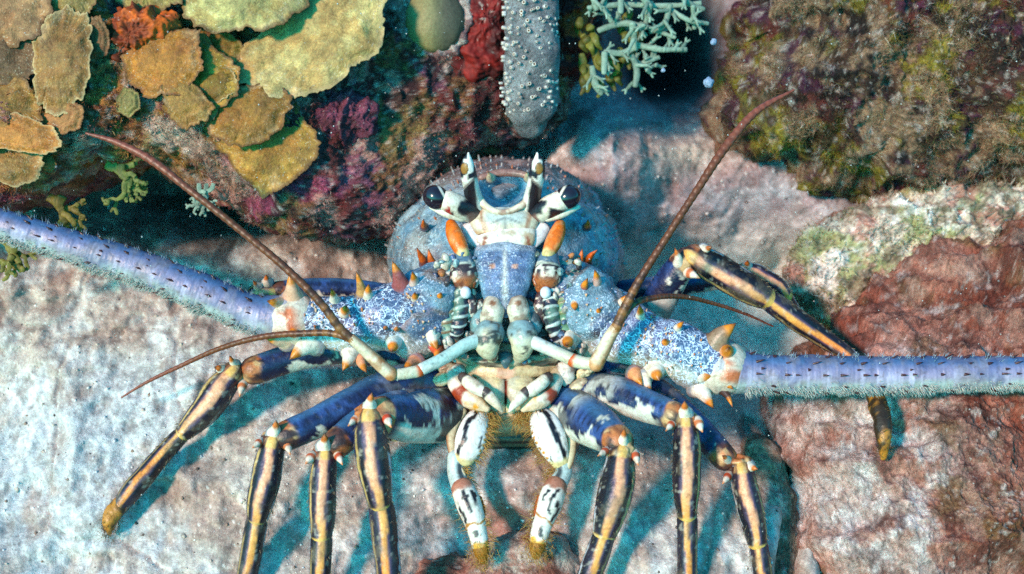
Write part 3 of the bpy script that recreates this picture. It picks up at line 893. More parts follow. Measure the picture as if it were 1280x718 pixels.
# drifting specks
for lab, px, py, y, r in [('larger blue white speck drifting before the dark crevice', 886, 103, -.5, 6), ('smaller blue white speck high up before the dark crevice', 892, 53, -.5, 4), ('tiny blue speck beside the tip of the mint alga', 829, 88, .2, 2.6)]:
    mb = MB()
    blob(mb, px, py, y, r, r / 100, r * 1.1, c(150, 168, 196), 14, 16, noise=.5, seed=int(px))
    mb.build('drifting_speck', M_speck, label=lab, category='speck', group='specks drifting in the water')
mb = MB()
k = 420
pos = np.stack([rng.uniform(-6, 6, k), rng.uniform(-2.5, 1.2, k), rng.uniform(-3, 3.6, k)], -1)
ok = pos[:, 1] < full_ground(pos[:, 0], pos[:, 2]) - .2
pos = pos[ok]
k = len(pos)
sz = rng.uniform(.004, .011, k)
V = pos[:, None] + dirs[None] * sz[:, None, None]
mb.add(V, c(225, 225, 220), None, (f[None] + (np.arange(k) * 6)[:, None, None]).reshape(-1, 3))
mb.build('marine_snow', M_speck, base=(0, 0, 0), kind='stuff')
# ------------------------------------------------------------------ the lobster
lob = thing('spiny_lobster', 'blue spotted spiny lobster facing out with long antennae and striped legs spread', 'lobster', at(632, 560, .6))

CREAM, WHITE, BLK = c(226, 204, 166), c(228, 218, 200), c(26, 24, 34)
ORNG, DKOR, NAVY = c(222, 130, 30), c(190, 62, 24), c(34, 54, 112)
MX = 632.0                                           # the mirror line of the face

def mir(path, s):
    return [((2 * MX - r[0]) if s > 0 else r[0], *r[1:]) for r in path]

def mx(px, s):
    return 2 * MX - px if s > 0 else px

def part(path, colf, name, mat, n=40, m=24, parent=None, shape=None, capf=1.0, **kw):
    mb = MB()
    tube(mb, path, colf, n, m, shape=shape, capf=capf)
    return mb.build(name, mat, parent or lob, **kw)

def spine(px, py, y, dx, dy, r, parent, ln=None, base=None, tip=None, dyy=-.12, name='spine', mat=None, tipat=.6):
    """short horn: pale foot, coloured tip; (dx, dy) in px is foot to point"""
    base = WHITE if base is None else base
    tip = ORNG if tip is None else tip
    mb = MB()
    hk = random.uniform(-.22, .22)
    path = [(px - dx * .30, py - dy * .30, y + .09, r * 1.75), (px - dx * .05, py - dy * .05, y + .02, r * 1.15), (px + dx * .33, py + dy * .33, y + dyy * .4, r * .78), (px + dx * .7 - dy * hk * .5, py + dy * .7 + dx * hk * .5, y + dyy * .8, r * .42), (px + dx - dy * hk, py + dy + dx * hk, y + dyy, .6)]
    def colf(T, t, P, N, qx, qy):
        col = mix(base, tip, sstep(tipat, tipat + .16, t + .16 * (fbm(P, 8, 61, 3) - .5)))
        col = mix(col, np.asarray(tip) * .55, sstep(.52, .66, fbm(P, 12, 62, 3)) * sstep(tipat, tipat + .2, t) * .7)
        col = mix(col, c(92, 108, 140), sstep(.22, .08, t) * .8)
        col = mix(col, c(96, 46, 16), sstep(.86, 1, t))
        return mix(col, np.asarray(base) * .55, sstep(.12, 0, t) * .7)
    tube(mb, path, colf, 18, 14, cap=2)
    return mb.build(name, mat or M_shell_s, parent)

# ---- carapace: dome seen end on
def cara_col(T, t, P, N, px, py):
    col = mix(c(98, 132, 150), c(148, 172, 182), sstep(.38, .60, fbm(P, 2.2, 1001, 5)))
    col = mix(col, c(58, 76, 92), sstep(.52, .62, fbm(P, 1.7, 1009, 4)) * .75)
    col = mix(col, c(74, 122, 152), sstep(.52, .66, fbm(P, 3.4, 1003, 4)) * .7)
    col = mix(col, c(44, 56, 72), sstep(.54, .66, fbm(P, 4.5, 1005, 5, .62)) * .75)
    col = mix(col, c(170, 176, 172), sstep(.56, .68, fbm(P, 6.5, 1007, 4)) * .5)
    col = mix(col, c(120, 96, 90), sstep(.58, .68, fbm(P, 3.8, 1008, 5)) * .5)
    col = mix(col, c(150, 136, 122), sstep(.52, .64, fbm(P, 2.8, 1014, 5, .6)) * .55)
    brown = sstep(246, 216, py + 14 * (fbm(P, 3, 1012, 3) - .5)) * sstep(.35, .8, N[..., 2])
    col = mix(col, c(116, 88, 82), brown * .9)
    col = mix(col, c(190, 150, 138), brown * sstep(.6, .7, fbm(P, 5, 1006, 3)) * .7)
    return col
mb = MB()
rows = [(634, 342, .10, 62, 1), (634, 338, .42, 96, 1), (634, 334, .80, 122, 1), (634, 331, 1.3, 136, 1), (634, 330, 2.0, 139, 1), (634, 334, 2.9, 134, 1), (634, 345, 3.8, 118, 1), (634, 362, 4.7, 92, 1)]
A = path3(rows)
A = catmull(A, 80)
th = np.linspace(0, 2 * math.pi, 120, endpoint=False)
TH, R = np.meshgrid(th, A[:, 3])
sx = 1.0 + .04 * np.cos(2 * TH)
P = np.stack([A[:, None, 0] + R * np.cos(TH) * sx, np.repeat(A[:, 1:2], 120, 1), A[:, None, 2] + R * np.sin(TH) * np.where(np.sin(TH) < 0, .72, .97)], -1)
Nn = np.stack([np.cos(TH), 0 * TH, np.sin(TH)], -1)
P = P + Nn * ((fbm(P, 1.6, 1010, 3) - .5) * .22 + (fbm(P, 7, 1011, 4, .6) - .5) * .12 - .09 * np.exp(-((np.abs(np.cos(TH)) - .62 - .10 * P[..., 1]) / .05) ** 2))[..., None]
CP = P
px, py = P2px(P)
mb.grid(P, cara_col(TH, 0 * TH, P, Nn, px, py), wrap=True, flip=False)
ctr = P[0].mean(0)
mb.add(np.concatenate([P[0], ctr[None]]), c(70, 84, 100), None, [[i, (i + 1) % 120, 120] for i in range(120)])
ctr = P[-1].mean(0)
mb.add(np.concatenate([P[-1], ctr[None]]), c(70, 84, 100), None, [[(i + 1) % 120, i, 120] for i in range(120)])
cara = mb.build('carapace', M_cara, lob)
for s in (-1, 1):
    for a, b, y, dx, dy, r in [(530, 282, .38, -2, -7, 3.5), (529, 325, .30, -9, -14, 5), (542, 332, .06, -9, -19, 6)]:
        spine(mx(a, s), b, y, dx * (-s), dy, r, cara, base=c(120, 60, 50), tip=c(224, 104, 30), tipat=.3)
    # pale smooth flap beside the antenna base
    part(mir([(523, 345, .2, 12, .4), (519, 368, .05, 17, .4), (507, 384, .05, 13, .4)], s), lambda T, t, P, N, px, py: mix(c(122, 176, 196), c(150, 190, 200), fbm(P, 4, 1020, 3)), 'cheek_flap', M_shell, 24, 20)

mb = MB()
gi, gj = rng.integers(8, 50, 420), rng.integers(0, 60, 420)
nd = np.stack([np.cos(th[gj]) * .8, gi * 0 - .9, np.sin(th[gj]) * .8 + .3], -1)
prisms(mb, CP[gi, gj], nd, rng.uniform(.025, .075, 420), rng.uniform(.012, .024, 420), mix(c(160, 176, 180), c(176, 96, 52), rng.random(420) ** 2))
mb.build('tubercle', M_shell_s, cara, kind='stuff')

# ---- rostrum: shallow dish between the horns with a white lower rim
mb = MB()
u = np.linspace(-1, 1, 40)[None]
v = np.linspace(0, 1, 26)[:, None]
bx, by = 629 + u * 38, 265 - 27 * np.abs(u) ** 1.7
tx, ty = 633 + u * 33, 221 + 4 * u ** 2
px = bx * (1 - v) + tx * v
py = by * (1 - v) + ty * v
yy = -.12 + .55 * v + .42 * np.sin(math.pi * np.clip(v, 0, 1)) * (1 - u ** 2) ** .8
k = (D + yy) / D / 100
P = np.stack([(px - 640) * k, yy, (359 - py) * k], -1)
col = mix(c(70, 142, 168), c(120, 166, 186), fbm(P, 9, 1030, 3))
col = mix(col, c(50, 96, 128), sstep(.5, .62, fbm(P, 14, 1031, 3)) * .6)
mb.grid(P, col)
Pb = P.copy()
Pb[..., 1] += .12
mb.grid(Pb, col, flip=True)
mb.build('rostrum_dish', M_cara, lob)
part([(596, 240, -.06, 5), (600, 250, -.12, 5.5), (610, 260, -.16, 4.5), (629, 266, -.18, 4), (647, 260, -.16, 4.5), (661, 250, -.12, 5.5), (667, 240, -.06, 5)], lambda T, t, P, N, px, py: mix(c(222, 206, 182), c(150, 104, 84), sstep(.50, .64, fbm(P, 7, 1038, 4)) * .8), 'rostrum_rim', M_shell_s, 40, 14)
part([(602, 222, .42, 4), (620, 217, .48, 5), (645, 217, .48, 5), (664, 221, .42, 4)], lambda T, t, P, N, px, py: mix(c(176, 132, 116), c(120, 84, 76), fbm(P, 8, 1040, 3)), 'brow_ridge', M_shell, 40, 12)
for a in (613, 660):
    spine(a, 221, .36, -2, -6, 4, cara, base=c(214, 196, 160), tip=c(220, 200, 160))

# ---- horns and eyes
for s in (-1, 1):
    hx = 586 if s < 0 else 671
    ex = 545 if s < 0 else 709.5
    def horn_col(T, t, P, N, px, py, s=s, hx=hx):
        q = (px - hx) * (-s) + 3 * (fbm(P, 6, 1041, 3) - .5)          # positive towards the middle
        v = py + 5 * (fbm(P, 5, 1042, 3) - .5)
        col = np.broadcast_to(c(232, 226, 216), P.shape).copy()
        col = mix(col, c(28, 22, 30), sstep(229, 233, v + .9 * q) * sstep(10.5, 8, q - (v - 240) * .12))
        col = mix(col, c(96, 30, 26), np.exp(-((v + .9 * q - 229.5) / 1.4) ** 2) * .8)
        band = np.abs(v - 221 + .55 * q)
        col = mix(col, c(30, 34, 48), sstep(4.6, 3.0, band) * sstep(-3, 0, q))
        edge = np.maximum(sstep(5.2, 6.8, q), sstep(-6.4, -8.0, q)) * sstep(226, 220, v)
        col = mix(col, c(26, 34, 48), edge)
        ring = np.hypot((px - (580.5 if s < 0 else 674)) / 4.6, (py - 211) / 7)
        col = mix(col, c(44, 36, 34), sstep(1.2, 1.08, ring))
        col = mix(col, c(150, 104, 46), sstep(1.05, .92, ring))
        return mix(col, c(26, 30, 40), sstep(201, 198, v) * sstep(2.2, 3.4, np.abs(q - 1)))
    part([(hx - 8 * s, 264, .02, 14), (hx - 6 * s, 250, -.12, 11.5), (hx - 3 * s, 234, -.28, 10), (hx + 0 * s, 219, -.40, 10), (hx + 1.5 * s, 208, -.46, 9), (hx + 1.5 * s, 199, -.49, 6), (hx + .5 * s, 192, -.50, 1.5)], horn_col, 'horn', M_shell_s, 60, 36)
    # stalk
    bx_ = 597 if s < 0 else 665
    def stalk_col(T, t, P, N, px, py, s=s, ex=ex):
        px = px + (fbm(P, 5, 1047, 3) - .5) * 16
        py = py + (fbm(P, 5, 1048, 3) - .5) * 14
        q = np.abs(px - ex)
        col = np.broadcast_to(WHITE, P.shape).copy()
        col = mix(col, BLK, sstep(252, 256, py + .25 * (q - 25)) * sstep(27, 31, q) * sstep(272, 268, py))
        col = mix(col, BLK, sstep(262, 265, py) * sstep(24, 20, q))
        col = mix(col, c(120, 84, 76), sstep(265, 270, py) * sstep(34, 40, q))
        col = mix(col, c(186, 36, 30), sstep(18.5, 17.5, q) * sstep(15, 16, q) * sstep(.35, .5, fbm(P, 8, 1045, 2)))
        return col
    st = part([(bx_, 270, .0, 11), (bx_ + 12 * s, 264, -.1, 14), (bx_ + 26 * s, 257, -.2, 14.5), (bx_ + 36 * s, 252, -.25, 14)], stalk_col, 'eyestalk', M_shell_s, 40, 36)
    part([(bx_ + 20 * s, 272, -.14, 6), (bx_ + 40 * s, 266, -.2, 6), (bx_ + 58 * s, 259, -.16, 3)], WHITE, 'stalk_flange', M_shell_s, 20, 12, st)
    mb = MB()
    def eye_col(T, F, P, N, px, py, s=s, ex=ex):
        q = (px - ex) * (-s)               # towards the middle
        col = np.broadcast_to(c(34, 26, 38), P.shape).copy()
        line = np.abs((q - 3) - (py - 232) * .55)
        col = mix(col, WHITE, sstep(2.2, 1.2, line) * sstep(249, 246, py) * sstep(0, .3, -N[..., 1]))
        return col
    blob(mb, ex, 247, -.24, 17, .17, 15, eye_col, 50, 60, rot=.5 * s)
    mb.build('eye', M_eye, st)

# ---- pale front panels of the head
def panel_col(T, t, P, N, px, py):
    q = np.abs(px - 632)
    col = mix(c(196, 186, 162), c(216, 200, 174), fbm(P, 5, 1050, 3))
    col = mix(col, c(172, 192, 194), sstep(20, 8, np.abs(q - 12)) * sstep(284, 274, py) * .7)
    col = mix(col, c(150, 90, 50), sstep(3.2, 1.2, np.abs(q - 29 + (py - 275) * .25)) * .8)
    col = mix(col, c(88, 96, 100), sstep(1.6, .6, np.abs(px - 632)) * .7)
    col = mix(col, c(100, 106, 110), sstep(2, .7, np.abs(py - 276 - (q - 10) * .4)) * sstep(22, 14, q) * .6)
    col = mix(col, c(176, 128, 74), sstep(287, 291, py) * .7)
    return col
part([(631, 268, -.02, 45, .3), (631, 278, -.10, 43, .3), (632, 291, -.12, 38, .34)], panel_col, 'brow_panel', M_shell_s, 40, 60, capf=.12)
def band_col(T, t, P, N, px, py):
    q = np.abs(px - 633)
    col = mix(c(224, 214, 198), c(196, 170, 138), sstep(.54, .66, fbm(P, 5, 1055, 4)))
    col = mix(col, c(146, 70, 42), sstep(3.2, 1.6, np.abs(q - 27 - .22 * (py - 300))) * sstep(292, 298, py) * .9)
    col = mix(col, c(70, 40, 32), sstep(307, 309, py + 1.5 * np.sin(px * .9)) * sstep(18, 14, q))
    return col
part([(632, 293, -.14, 38, .34), (633, 301, -.18, 36, .34), (633, 310, -.17, 31, .34)], band_col, 'face_plate', M_shell_s, 40, 60, capf=.12)
for s in (-1, 1):
    part(mir([(584, 284, -.05, 9, .6), (592, 296, -.1, 10, .6), (600, 308, -.12, 6, .6)], s), c(214, 212, 216), 'cheek_plate', M_shell_s, 20, 18)
    part(mir([(564, 281, -.1, 7), (567, 291, -.22, 10), (573, 305, -.3, 10.5), (579, 318, -.36, 8)], s),
         lambda T, t, P, N, px, py: mix(mix(c(232, 110, 20), c(200, 56, 16), sstep(.3, .95, np.abs(np.sin(T / 2)))), c(226, 196, 130), sstep(.88, 1, t) + .25 * sstep(.55, .7, fbm(P, 9, 1060, 3))), 'orange_lobe', M_shell_s, 40, 24)
    def collar_col(T, t, P, N, px, py):
        col = mix(c(92, 116, 134), c(60, 44, 48), sstep(.2, .36, t))
        col = mix(col, WHITE, sstep(.56, .62, fbm(P, 15, 1070, 2)) * sstep(.12, .3, t))
        col = mix(col, c(176, 176, 160), sstep(.05, .02, np.abs(t - .30)))
        return mix(col, c(178, 100, 56), sstep(.52, .7, t) * sstep(2.2, 1.2, np.abs(T)) * (.4 + .6 * sstep(.4, .5, fbm(P, 6, 1071, 2))))
    part(mir([(578, 324, -.30, 13), (579, 334, -.34, 16), (580, 345, -.36, 18), (583, 357, -.3, 13)], s), collar_col, 'collar', M_shell, 40, 32)
    mb = MB()
    blob(mb, mx(582, s), 366, -.5, 7, .07, 8, c(222, 226, 232), 12, 16)
    mb.build('white_knob', M_shell_s, lob)
    part(mir([(547, 340, -.05, 9), (556, 333, -.1, 11), (566, 328, -.08, 9)], s), lambda T, t, P, N, px, py: mix(c(186, 190, 168), c(70, 160, 172), sstep(340, 332, py) * 0 + sstep(.5, .9, t)), 'gill_lobe', M_shell_s, 20, 18)
    def spot_col(T, t, P, N, px, py):
        col = mix(c(58, 40, 48), c(98, 74, 74), fbm(P, 5, 1080, 2))
        return mix(col, WHITE, sstep(.60, .66, fbm(P, 17, 1081, 2)))
    part(mir([(587, 372, -.36, 8), (589, 385, -.38, 8), (587, 402, -.32, 6)], s), spot_col, 'spotted_ridge', M_shell, 30, 18)
    def bar_col(T, t, P, N, px, py):
        w = np.sin(t * 40 + T * 1.1 + 3 * (fbm(P, 4, 1091, 3) - .5))
        col = mix(c(40, 40, 56), c(200, 206, 200), sstep(.25, .8, w + 1.5 * (fbm(P, 9, 1090, 3) - .5)))
        col = mix(col, c(120, 150, 130), sstep(.5, .66, fbm(P, 5, 1092, 3)) * .6)
        return col
    part(mir([(574, 362, -.38, 7), (576, 385, -.44, 10), (573, 405, -.44, 10), (567, 427, -.38, 6)], s), bar_col, 'barred_ridge', M_shell, 90, 20, shape=lambda T, t, P: .07 * np.sin(t * 40 + T * 1.1) + (fbm(P, 5, 1093, 3) - .5) * .5)
    def file_col(T, t, P, N, px, py):
        w = np.sin(t * 40 + T)
        col = mix(c(176, 182, 150), c(110, 168, 166), sstep(.4, .6, fbm(P, 4, 1095, 2)))
        col = mix(col, c(140, 88, 50), sstep(.2, .8, w) * .8)
        return mix(col, c(110, 130, 66), sstep(.5, .65, fbm(P, 6, 1096, 2)) * .6)
    part(mir([(560, 356, -.28, 9), (558, 380, -.36, 14), (558, 402, -.36, 12), (558, 424, -.3, 8)], s), file_col, 'rubbing_pad', M_shell, 80, 22, shape=lambda T, t, P: .08 * np.sin(t * 40 + T))

# ---- blue plate between the antennules
def shield_col(T, F, P, N, px, py):
    col = mix(c(70, 88, 128), c(112, 146, 162), sstep(.4, .62, fbm(P, 3, 1130, 5)))
    col = mix(col, c(56, 46, 52), sstep(.52, .62, fbm(P, 4, 1131, 5)) * .85)
    col = mix(col, c(150, 104, 76), sstep(.56, .66, fbm(P, 5, 1132, 4)) * .7)
    return mix(col, c(196, 200, 196), sstep(.58, .66, fbm(P, 8, 1133, 4)) * .7)
mb = MB()
blob(mb, 631, 372, .16, 104, .36, 66, shield_col, 70, 110, noise=.22, seed=6)
mb.build('face_shield', M_gran, lob)
def plate_col(T, t, P, N, px, py):
    col = mix(c(82, 106, 146), c(112, 130, 164), fbm(P, 4, 1100, 3))
    col = mix(col, c(104, 142, 168), sstep(.35, 0, t))
    col = mix(col, c(96, 140, 160), sstep(.7, 1.3, np.abs(T)) * .7)
    col = mix(col, c(60, 66, 96), sstep(.54, .66, fbm(P, 6, 1102, 4)) * .5)
    col = mix(col, WHITE, sstep(4.5, 1.5, np.abs(px - 631)) * sstep(.12, .3, t) * sstep(.95, .6, t) * .75)
    for a in (615, 644):
        col = mix(col, c(214, 150, 120), sstep(4, 2.6, np.hypot(px - a, py - 333)))
    return mix(col, c(190, 196, 204), sstep(316, 311, py) * .5)
part([(631, 310, -.10, 38, .4), (631, 322, -.28, 39, .4), (631, 340, -.38, 35, .45), (631, 358, -.42, 31, .5), (631, 374, -.40, 26, .5), (631, 392, -.30, 16, .6)], plate_col, 'blue_plate', M_gran, 80, 60, shape=lambda T, t, P: (fbm(P, 4, 1105, 4) - .5) * .2, capf=.3)

# ---- antennae
def coxa_col(T, t, P, N, px, py):
    col = mix(c(82, 100, 138), c(112, 142, 160), sstep(.4, .6, fbm(P, 2.4, 1110, 3)))
    col = mix(col, c(96, 168, 186), sstep(.3, .9, N[..., 2]) * .6)
    col = mix(col, c(198, 196, 180), sstep(.80, .95, t) * .8)
    col = mix(col, c(96, 74, 66), sstep(.90, .97, ridged(P + .2 * fbm(P, 3, 1115, 2)[..., None], 1.5, 1116, 1)) * .8)
    col = mix(col, c(60, 78, 110), sstep(.5, .64, fbm(P, 3.0, 1117, 4)) * .6)
    return mix(col, c(150, 110, 86), sstep(.56, .66, fbm(P, 3.5, 1111, 3)) * .6)
def ped_col(T, t, P, N, px, py):
    col = mix(c(76, 92, 126), c(108, 108, 144), sstep(.4, .6, fbm(P, 1.8, 1120, 3)))
    col = mix(col, c(52, 96, 128), sstep(.54, .66, fbm(P, 1.5, 1121, 3)) * .6)
    col = mix(col, c(30, 60, 90), sstep(.3, .9, N[..., 2]) * .45)
    col = mix(col, c(186, 186, 172), sstep(-.25, -.7, N[..., 2] + .3 * (fbm(P, 4, 1122, 3) - .5)))
    col = mix(col, c(96, 74, 66), sstep(.92, .98, ridged(P + .2 * fbm(P, 3, 1125, 2)[..., None], 1.3, 1126, 1)) * .7)
    return mix(col, c(130, 106, 84), sstep(-.2, -.7, N[..., 2]) * sstep(.5, .62, fbm(P, 5, 1123, 3)) * .6)

def flag_col(seed):
    def f(T, t, P, N, px, py):
        h = N[..., 2] + .22 * (fbm(P, 4, seed, 3) - .5)
        col = mix(c(140, 134, 172), c(76, 112, 158), sstep(.2, .8, h))
        col = mix(col, c(168, 152, 178), sstep(.25, -.25, h) * .75)
        col = mix(col, c(182, 196, 194), sstep(-.2, -.55, h))
        band = vnoise(np.stack([t * 120, t * 0, t * 0], -1), 1, seed + 2)
        col = mix(col, c(206, 198, 226), sstep(.55, .8, band) * sstep(.45, 0, h) * .55)
        ringc = vnoise(np.stack([t * 320, t * 0, t * 0], -1), 1, seed + 8)
        col = col * (.90 + .2 * ringc)[..., None]
        col = mix(col, c(150, 140, 150), sstep(.52, .66, fbm(P, 3.0, seed + 20, 5, .65)) * .55)
        col = col * .8
        col = mix(col, c(70, 84, 130), sstep(.55, .68, fbm(P, 5.5, seed + 24, 4, .6)) * .5)
        return mix(col, c(206, 198, 196), sstep(.045, 0, t) * .8)
    return f

ANT = {
    -1: dict(coxa=[(552, 352, -.05, 30, .8), (540, 372, -.2, 42, .8), (526, 396, -.22, 44, .8), (514, 422, -.15, 34, .8)],
             ped=[(514, 398, -.15, 44, .85), (490, 397, -.2, 42, .85), (455, 405, -.24, 36, .85), (415, 406, -.26, 32, .9), (385, 402, -.26, 31, .9), (366, 400, -.26, 31, .9)],
             flag=[(372, 399, -.27, 30), (352, 398, -.28, 28.5), (325, 394, -.28, 25), (260, 368, -.3, 23.5), (200, 344, -.32, 22), (100, 311, -.36, 20), (0, 280, -.4, 18.5), (-160, 228, -.45, 16), (-420, 130, -.4, 12)],
             spines=[(500, 352, -8, -26, 9, c(160, 84, 84)), (461, 372, -2, -16, 7, None), (452, 362, -6, -22, 6, c(196, 150, 90)), (418, 375, -3, -14, 6, None), (366, 366, -3, -24, 10, c(220, 170, 140)),
                     (430, 394, 2, -12, 9, None), (492, 428, -2, 12, 11, c(206, 220, 214)), (374, 414, -14, 4, 11, c(190, 210, 206)), (383, 432, -22, 16, 12, None), (352, 424, -20, 2, 10, c(220, 190, 160)),
                     (437, 446, -8, 18, 9, None), (452, 452, 4, 14, 7, c(226, 150, 110)), (520, 376, -2, -10, 7, None), (541, 420, 2, 18, 9, WHITE), (518, 356, 0, -16, 7, c(214, 180, 170)),
                     (548, 376, 3, -10, 7, WHITE), (350, 380, -16, -3, 8, c(214, 180, 150)), (482, 408, 0, 4, 5, c(220, 220, 216)), (496, 410, 0, 4, 5, c(224, 214, 206)), (516, 455, -12, 4, 8, c(222, 150, 110)), (546, 436, 2, 14, 7, c(230, 90, 40))]),
    1: dict(coxa=[(712, 350, -.05, 30, .8), (724, 370, -.2, 42, .8), (740, 392, -.22, 44, .8), (752, 418, -.15, 36, .8)],
            ped=[(752, 400, -.15, 44, .85), (776, 413, -.2, 41, .85), (812, 428, -.24, 37, .85), (848, 440, -.26, 36, .9), (880, 452, -.26, 35, .9), (900, 460, -.26, 33, .9)],
            flag=[(892, 459, -.27, 32), (914, 464, -.28, 29), (940, 466, -.28, 25), (1000, 468, -.3, 24), (1100, 468, -.32, 23), (1200, 467, -.36, 21.5), (1280, 466, -.4, 20.5), (1440, 462, -.45, 18), (1700, 440, -.4, 13)],
            spines=[(746, 356, 1, -18, 7, c(214, 170, 160)), (800, 398, 2, -16, 7, None), (846, 413, 6, -12, 6, None), (896, 428, 18, -27, 15, c(150, 120, 96)), (831, 432, 1, -8, 8, c(224, 206, 196)),
                    (820, 462, 1, 14, 12, WHITE), (872, 466, 20, 7, 14, WHITE), (878, 490, 14, 20, 10, WHITE), (806, 478, 8, 16, 8, None), (795, 470, 8, 12, 7, c(226, 150, 100)),
                    (747, 392, 1, -6, 7, c(220, 190, 180)), (718, 376, 1, 12, 8, WHITE), (711, 424, -2, 8, 11, WHITE), (896, 474, 22, 8, 9, c(224, 190, 160)), (906, 442, 6, -6, 13, c(222, 160, 130)),
                    (730, 364, 1, -16, 7, c(160, 84, 84)), (776, 382, 6, -14, 7, WHITE), (905, 490, 14, 16, 5, c(70, 46, 40))]),
}
for s in (-1, 1):
    a = ANT[s]
    mb = MB()
    fl, T0, N0, B0 = tube(mb, a['flag'], flag_col(1200 + s), 1100, 30, shape=lambda T, t, P: .022 * (vnoise(np.stack([t * 300, T * .3, t * 0], -1), 1, 77) - .5) + (fbm(P, 3.5, 1210, 4) - .5) * .16)
    ant = mb.build('antenna', M_ant, lob)
    part(a['coxa'], coxa_col, 'base_joint', M_gran, 50, 40, ant, shape=lambda T, t, P: (fbm(P, 4, 1220, 4) - .5) * .5)
    part(a['ped'], ped_col, 'long_joint', M_ret, 90, 44, ant, shape=lambda T, t, P: (fbm(P, 3, 1225, 4) - .5) * .36)
    mb = MB()
    ja = a['ped'][-1]
    tube(mb, [(ja[0] - 6, ja[1], ja[2], ja[3] * 1.03), (ja[0] + 4, ja[1], ja[2], ja[3] * 1.06)], lambda T, t, P, N, px, py: mix(c(214, 200, 180), c(200, 110, 70), sstep(.58, .68, fbm(P, 4, 1228, 3))), 16, 32, shape=lambda T, t, P: (fbm(P, 6, 1229, 3) - .5) * .25)
    mb.build('joint_collar', M_shell, ant)
    for (sx_, sy_, dx, dy, r, bc) in a['spines']:
        spine(sx_, sy_, -.42, dx, dy, r, ant, base=bc, dyy=-.22 if abs(dx) + abs(dy) < 20 else -.12)
    mb = MB()
    for pth, kk in ((a['coxa'], 70), (a['ped'], 90)):
        Aq = catmull(path3(pth), 200)
        Tq = np.gradient(Aq[:, :3], axis=0)
        Tq /= np.linalg.norm(Tq, axis=1, keepdims=True)
        ii = rng.integers(8, 190, kk)
        nd = np.array([[0, -1.0, 0]]) * np.cos(an0 := rng.uniform(-1.4, 1.4, kk))[:, None] + np.cross(np.array([0, -1.0, 0]), Tq[ii]) * np.sin(an0)[:, None]
        nd /= np.linalg.norm(nd, axis=1, keepdims=True)
        prisms(mb, Aq[ii, :3] + nd * Aq[ii, 3:4] * Aq[ii, 4:5] * .97, nd + np.array([[0, -.2, .35]]), rng.uniform(.03, .09, kk), rng.uniform(.014, .03, kk), mix(c(214, 196, 170), c(190, 110, 50), rng.random(kk)))
    mb.build('tubercle', M_shell_s, ant, kind='stuff')
    # rows of dark spinules and pale bristle fringe along the flagellum
    A = catmull(path3(a['flag']), 1000)
    Tn = np.gradient(A[:, :3], axis=0)
    Tn /= np.linalg.norm(Tn, axis=1, keepdims=True)
    up = np.array([0, 0, 1.0]) - Tn[:, 2:3] * Tn
    up /= np.linalg.norm(up, axis=1, keepdims=True)
    fr = np.cross(up, Tn) * (1 if np.cross(up[500], Tn[500])[1] < 0 else -1)
    mb = MB()
    for row, (el, step, ln) in enumerate([(1.15, 36, .10), (.66, 40, .10), (.02, 30, .085), (.3, 75, .05), (-.62, 60, .06), (-1.05, 30, .12)]):
        idx = (np.arange(60 + row * 5, 960, step) + rng.integers(-9, 10, len(np.arange(60 + row * 5, 960, step))))
        nd = fr[idx] * math.cos(el) + up[idx] * math.sin(el)
        R0 = A[idx, :3] + nd * A[idx, 3:4] * .97
        L = ln * rng.uniform(.6, 1.3, len(idx))
        prisms(mb, R0, nd * .55 + Tn[idx] * .9, L, .02 * rng.uniform(.6, 1.2, len(idx)), c(70, 34, 34))
    mb.build('spinule', M_shell, ant, kind='stuff')
    mb = MB()
    k = 5200
    idx = rng.integers(50, 990, k)
    el = rng.normal(-1.15, .3, k)
    nd = fr[idx] * np.cos(el)[:, None] + up[idx] * np.sin(el)[:, None]
    R0 = A[idx, :3] + nd * A[idx, 3:4] * .98
    L = rng.uniform(.02, .10, k) * A[idx, 3] / .22 * (.35 + 1.1 * vnoise(np.stack([idx * .06, idx * 0., idx * 0.], -1), 1, 88))
    prisms(mb, R0, nd + Tn[idx] * .5 + rng.normal(0, .25, (k, 3)), L, .0055, mix(c(178, 192, 188), c(210, 206, 200), rng.random(k)))
    k = 420
    idx = np.clip((rng.integers(3, 50, k) * 20 + rng.normal(0, 3, k)).astype(int), 40, 990)
    el = rng.normal(1.3, .2, k)
    nd = fr[idx] * np.cos(el)[:, None] + up[idx] * np.sin(el)[:, None]
    R0 = A[idx, :3] + nd * A[idx, 3:4] * .98
    prisms(mb, R0, nd + Tn[idx] * .3 + rng.normal(0, .3, (k, 3)), rng.uniform(.03, .09, k), .004, c(160, 180, 196))
    mb.build('bristle_fringe', M_hair, ant, kind='stuff')

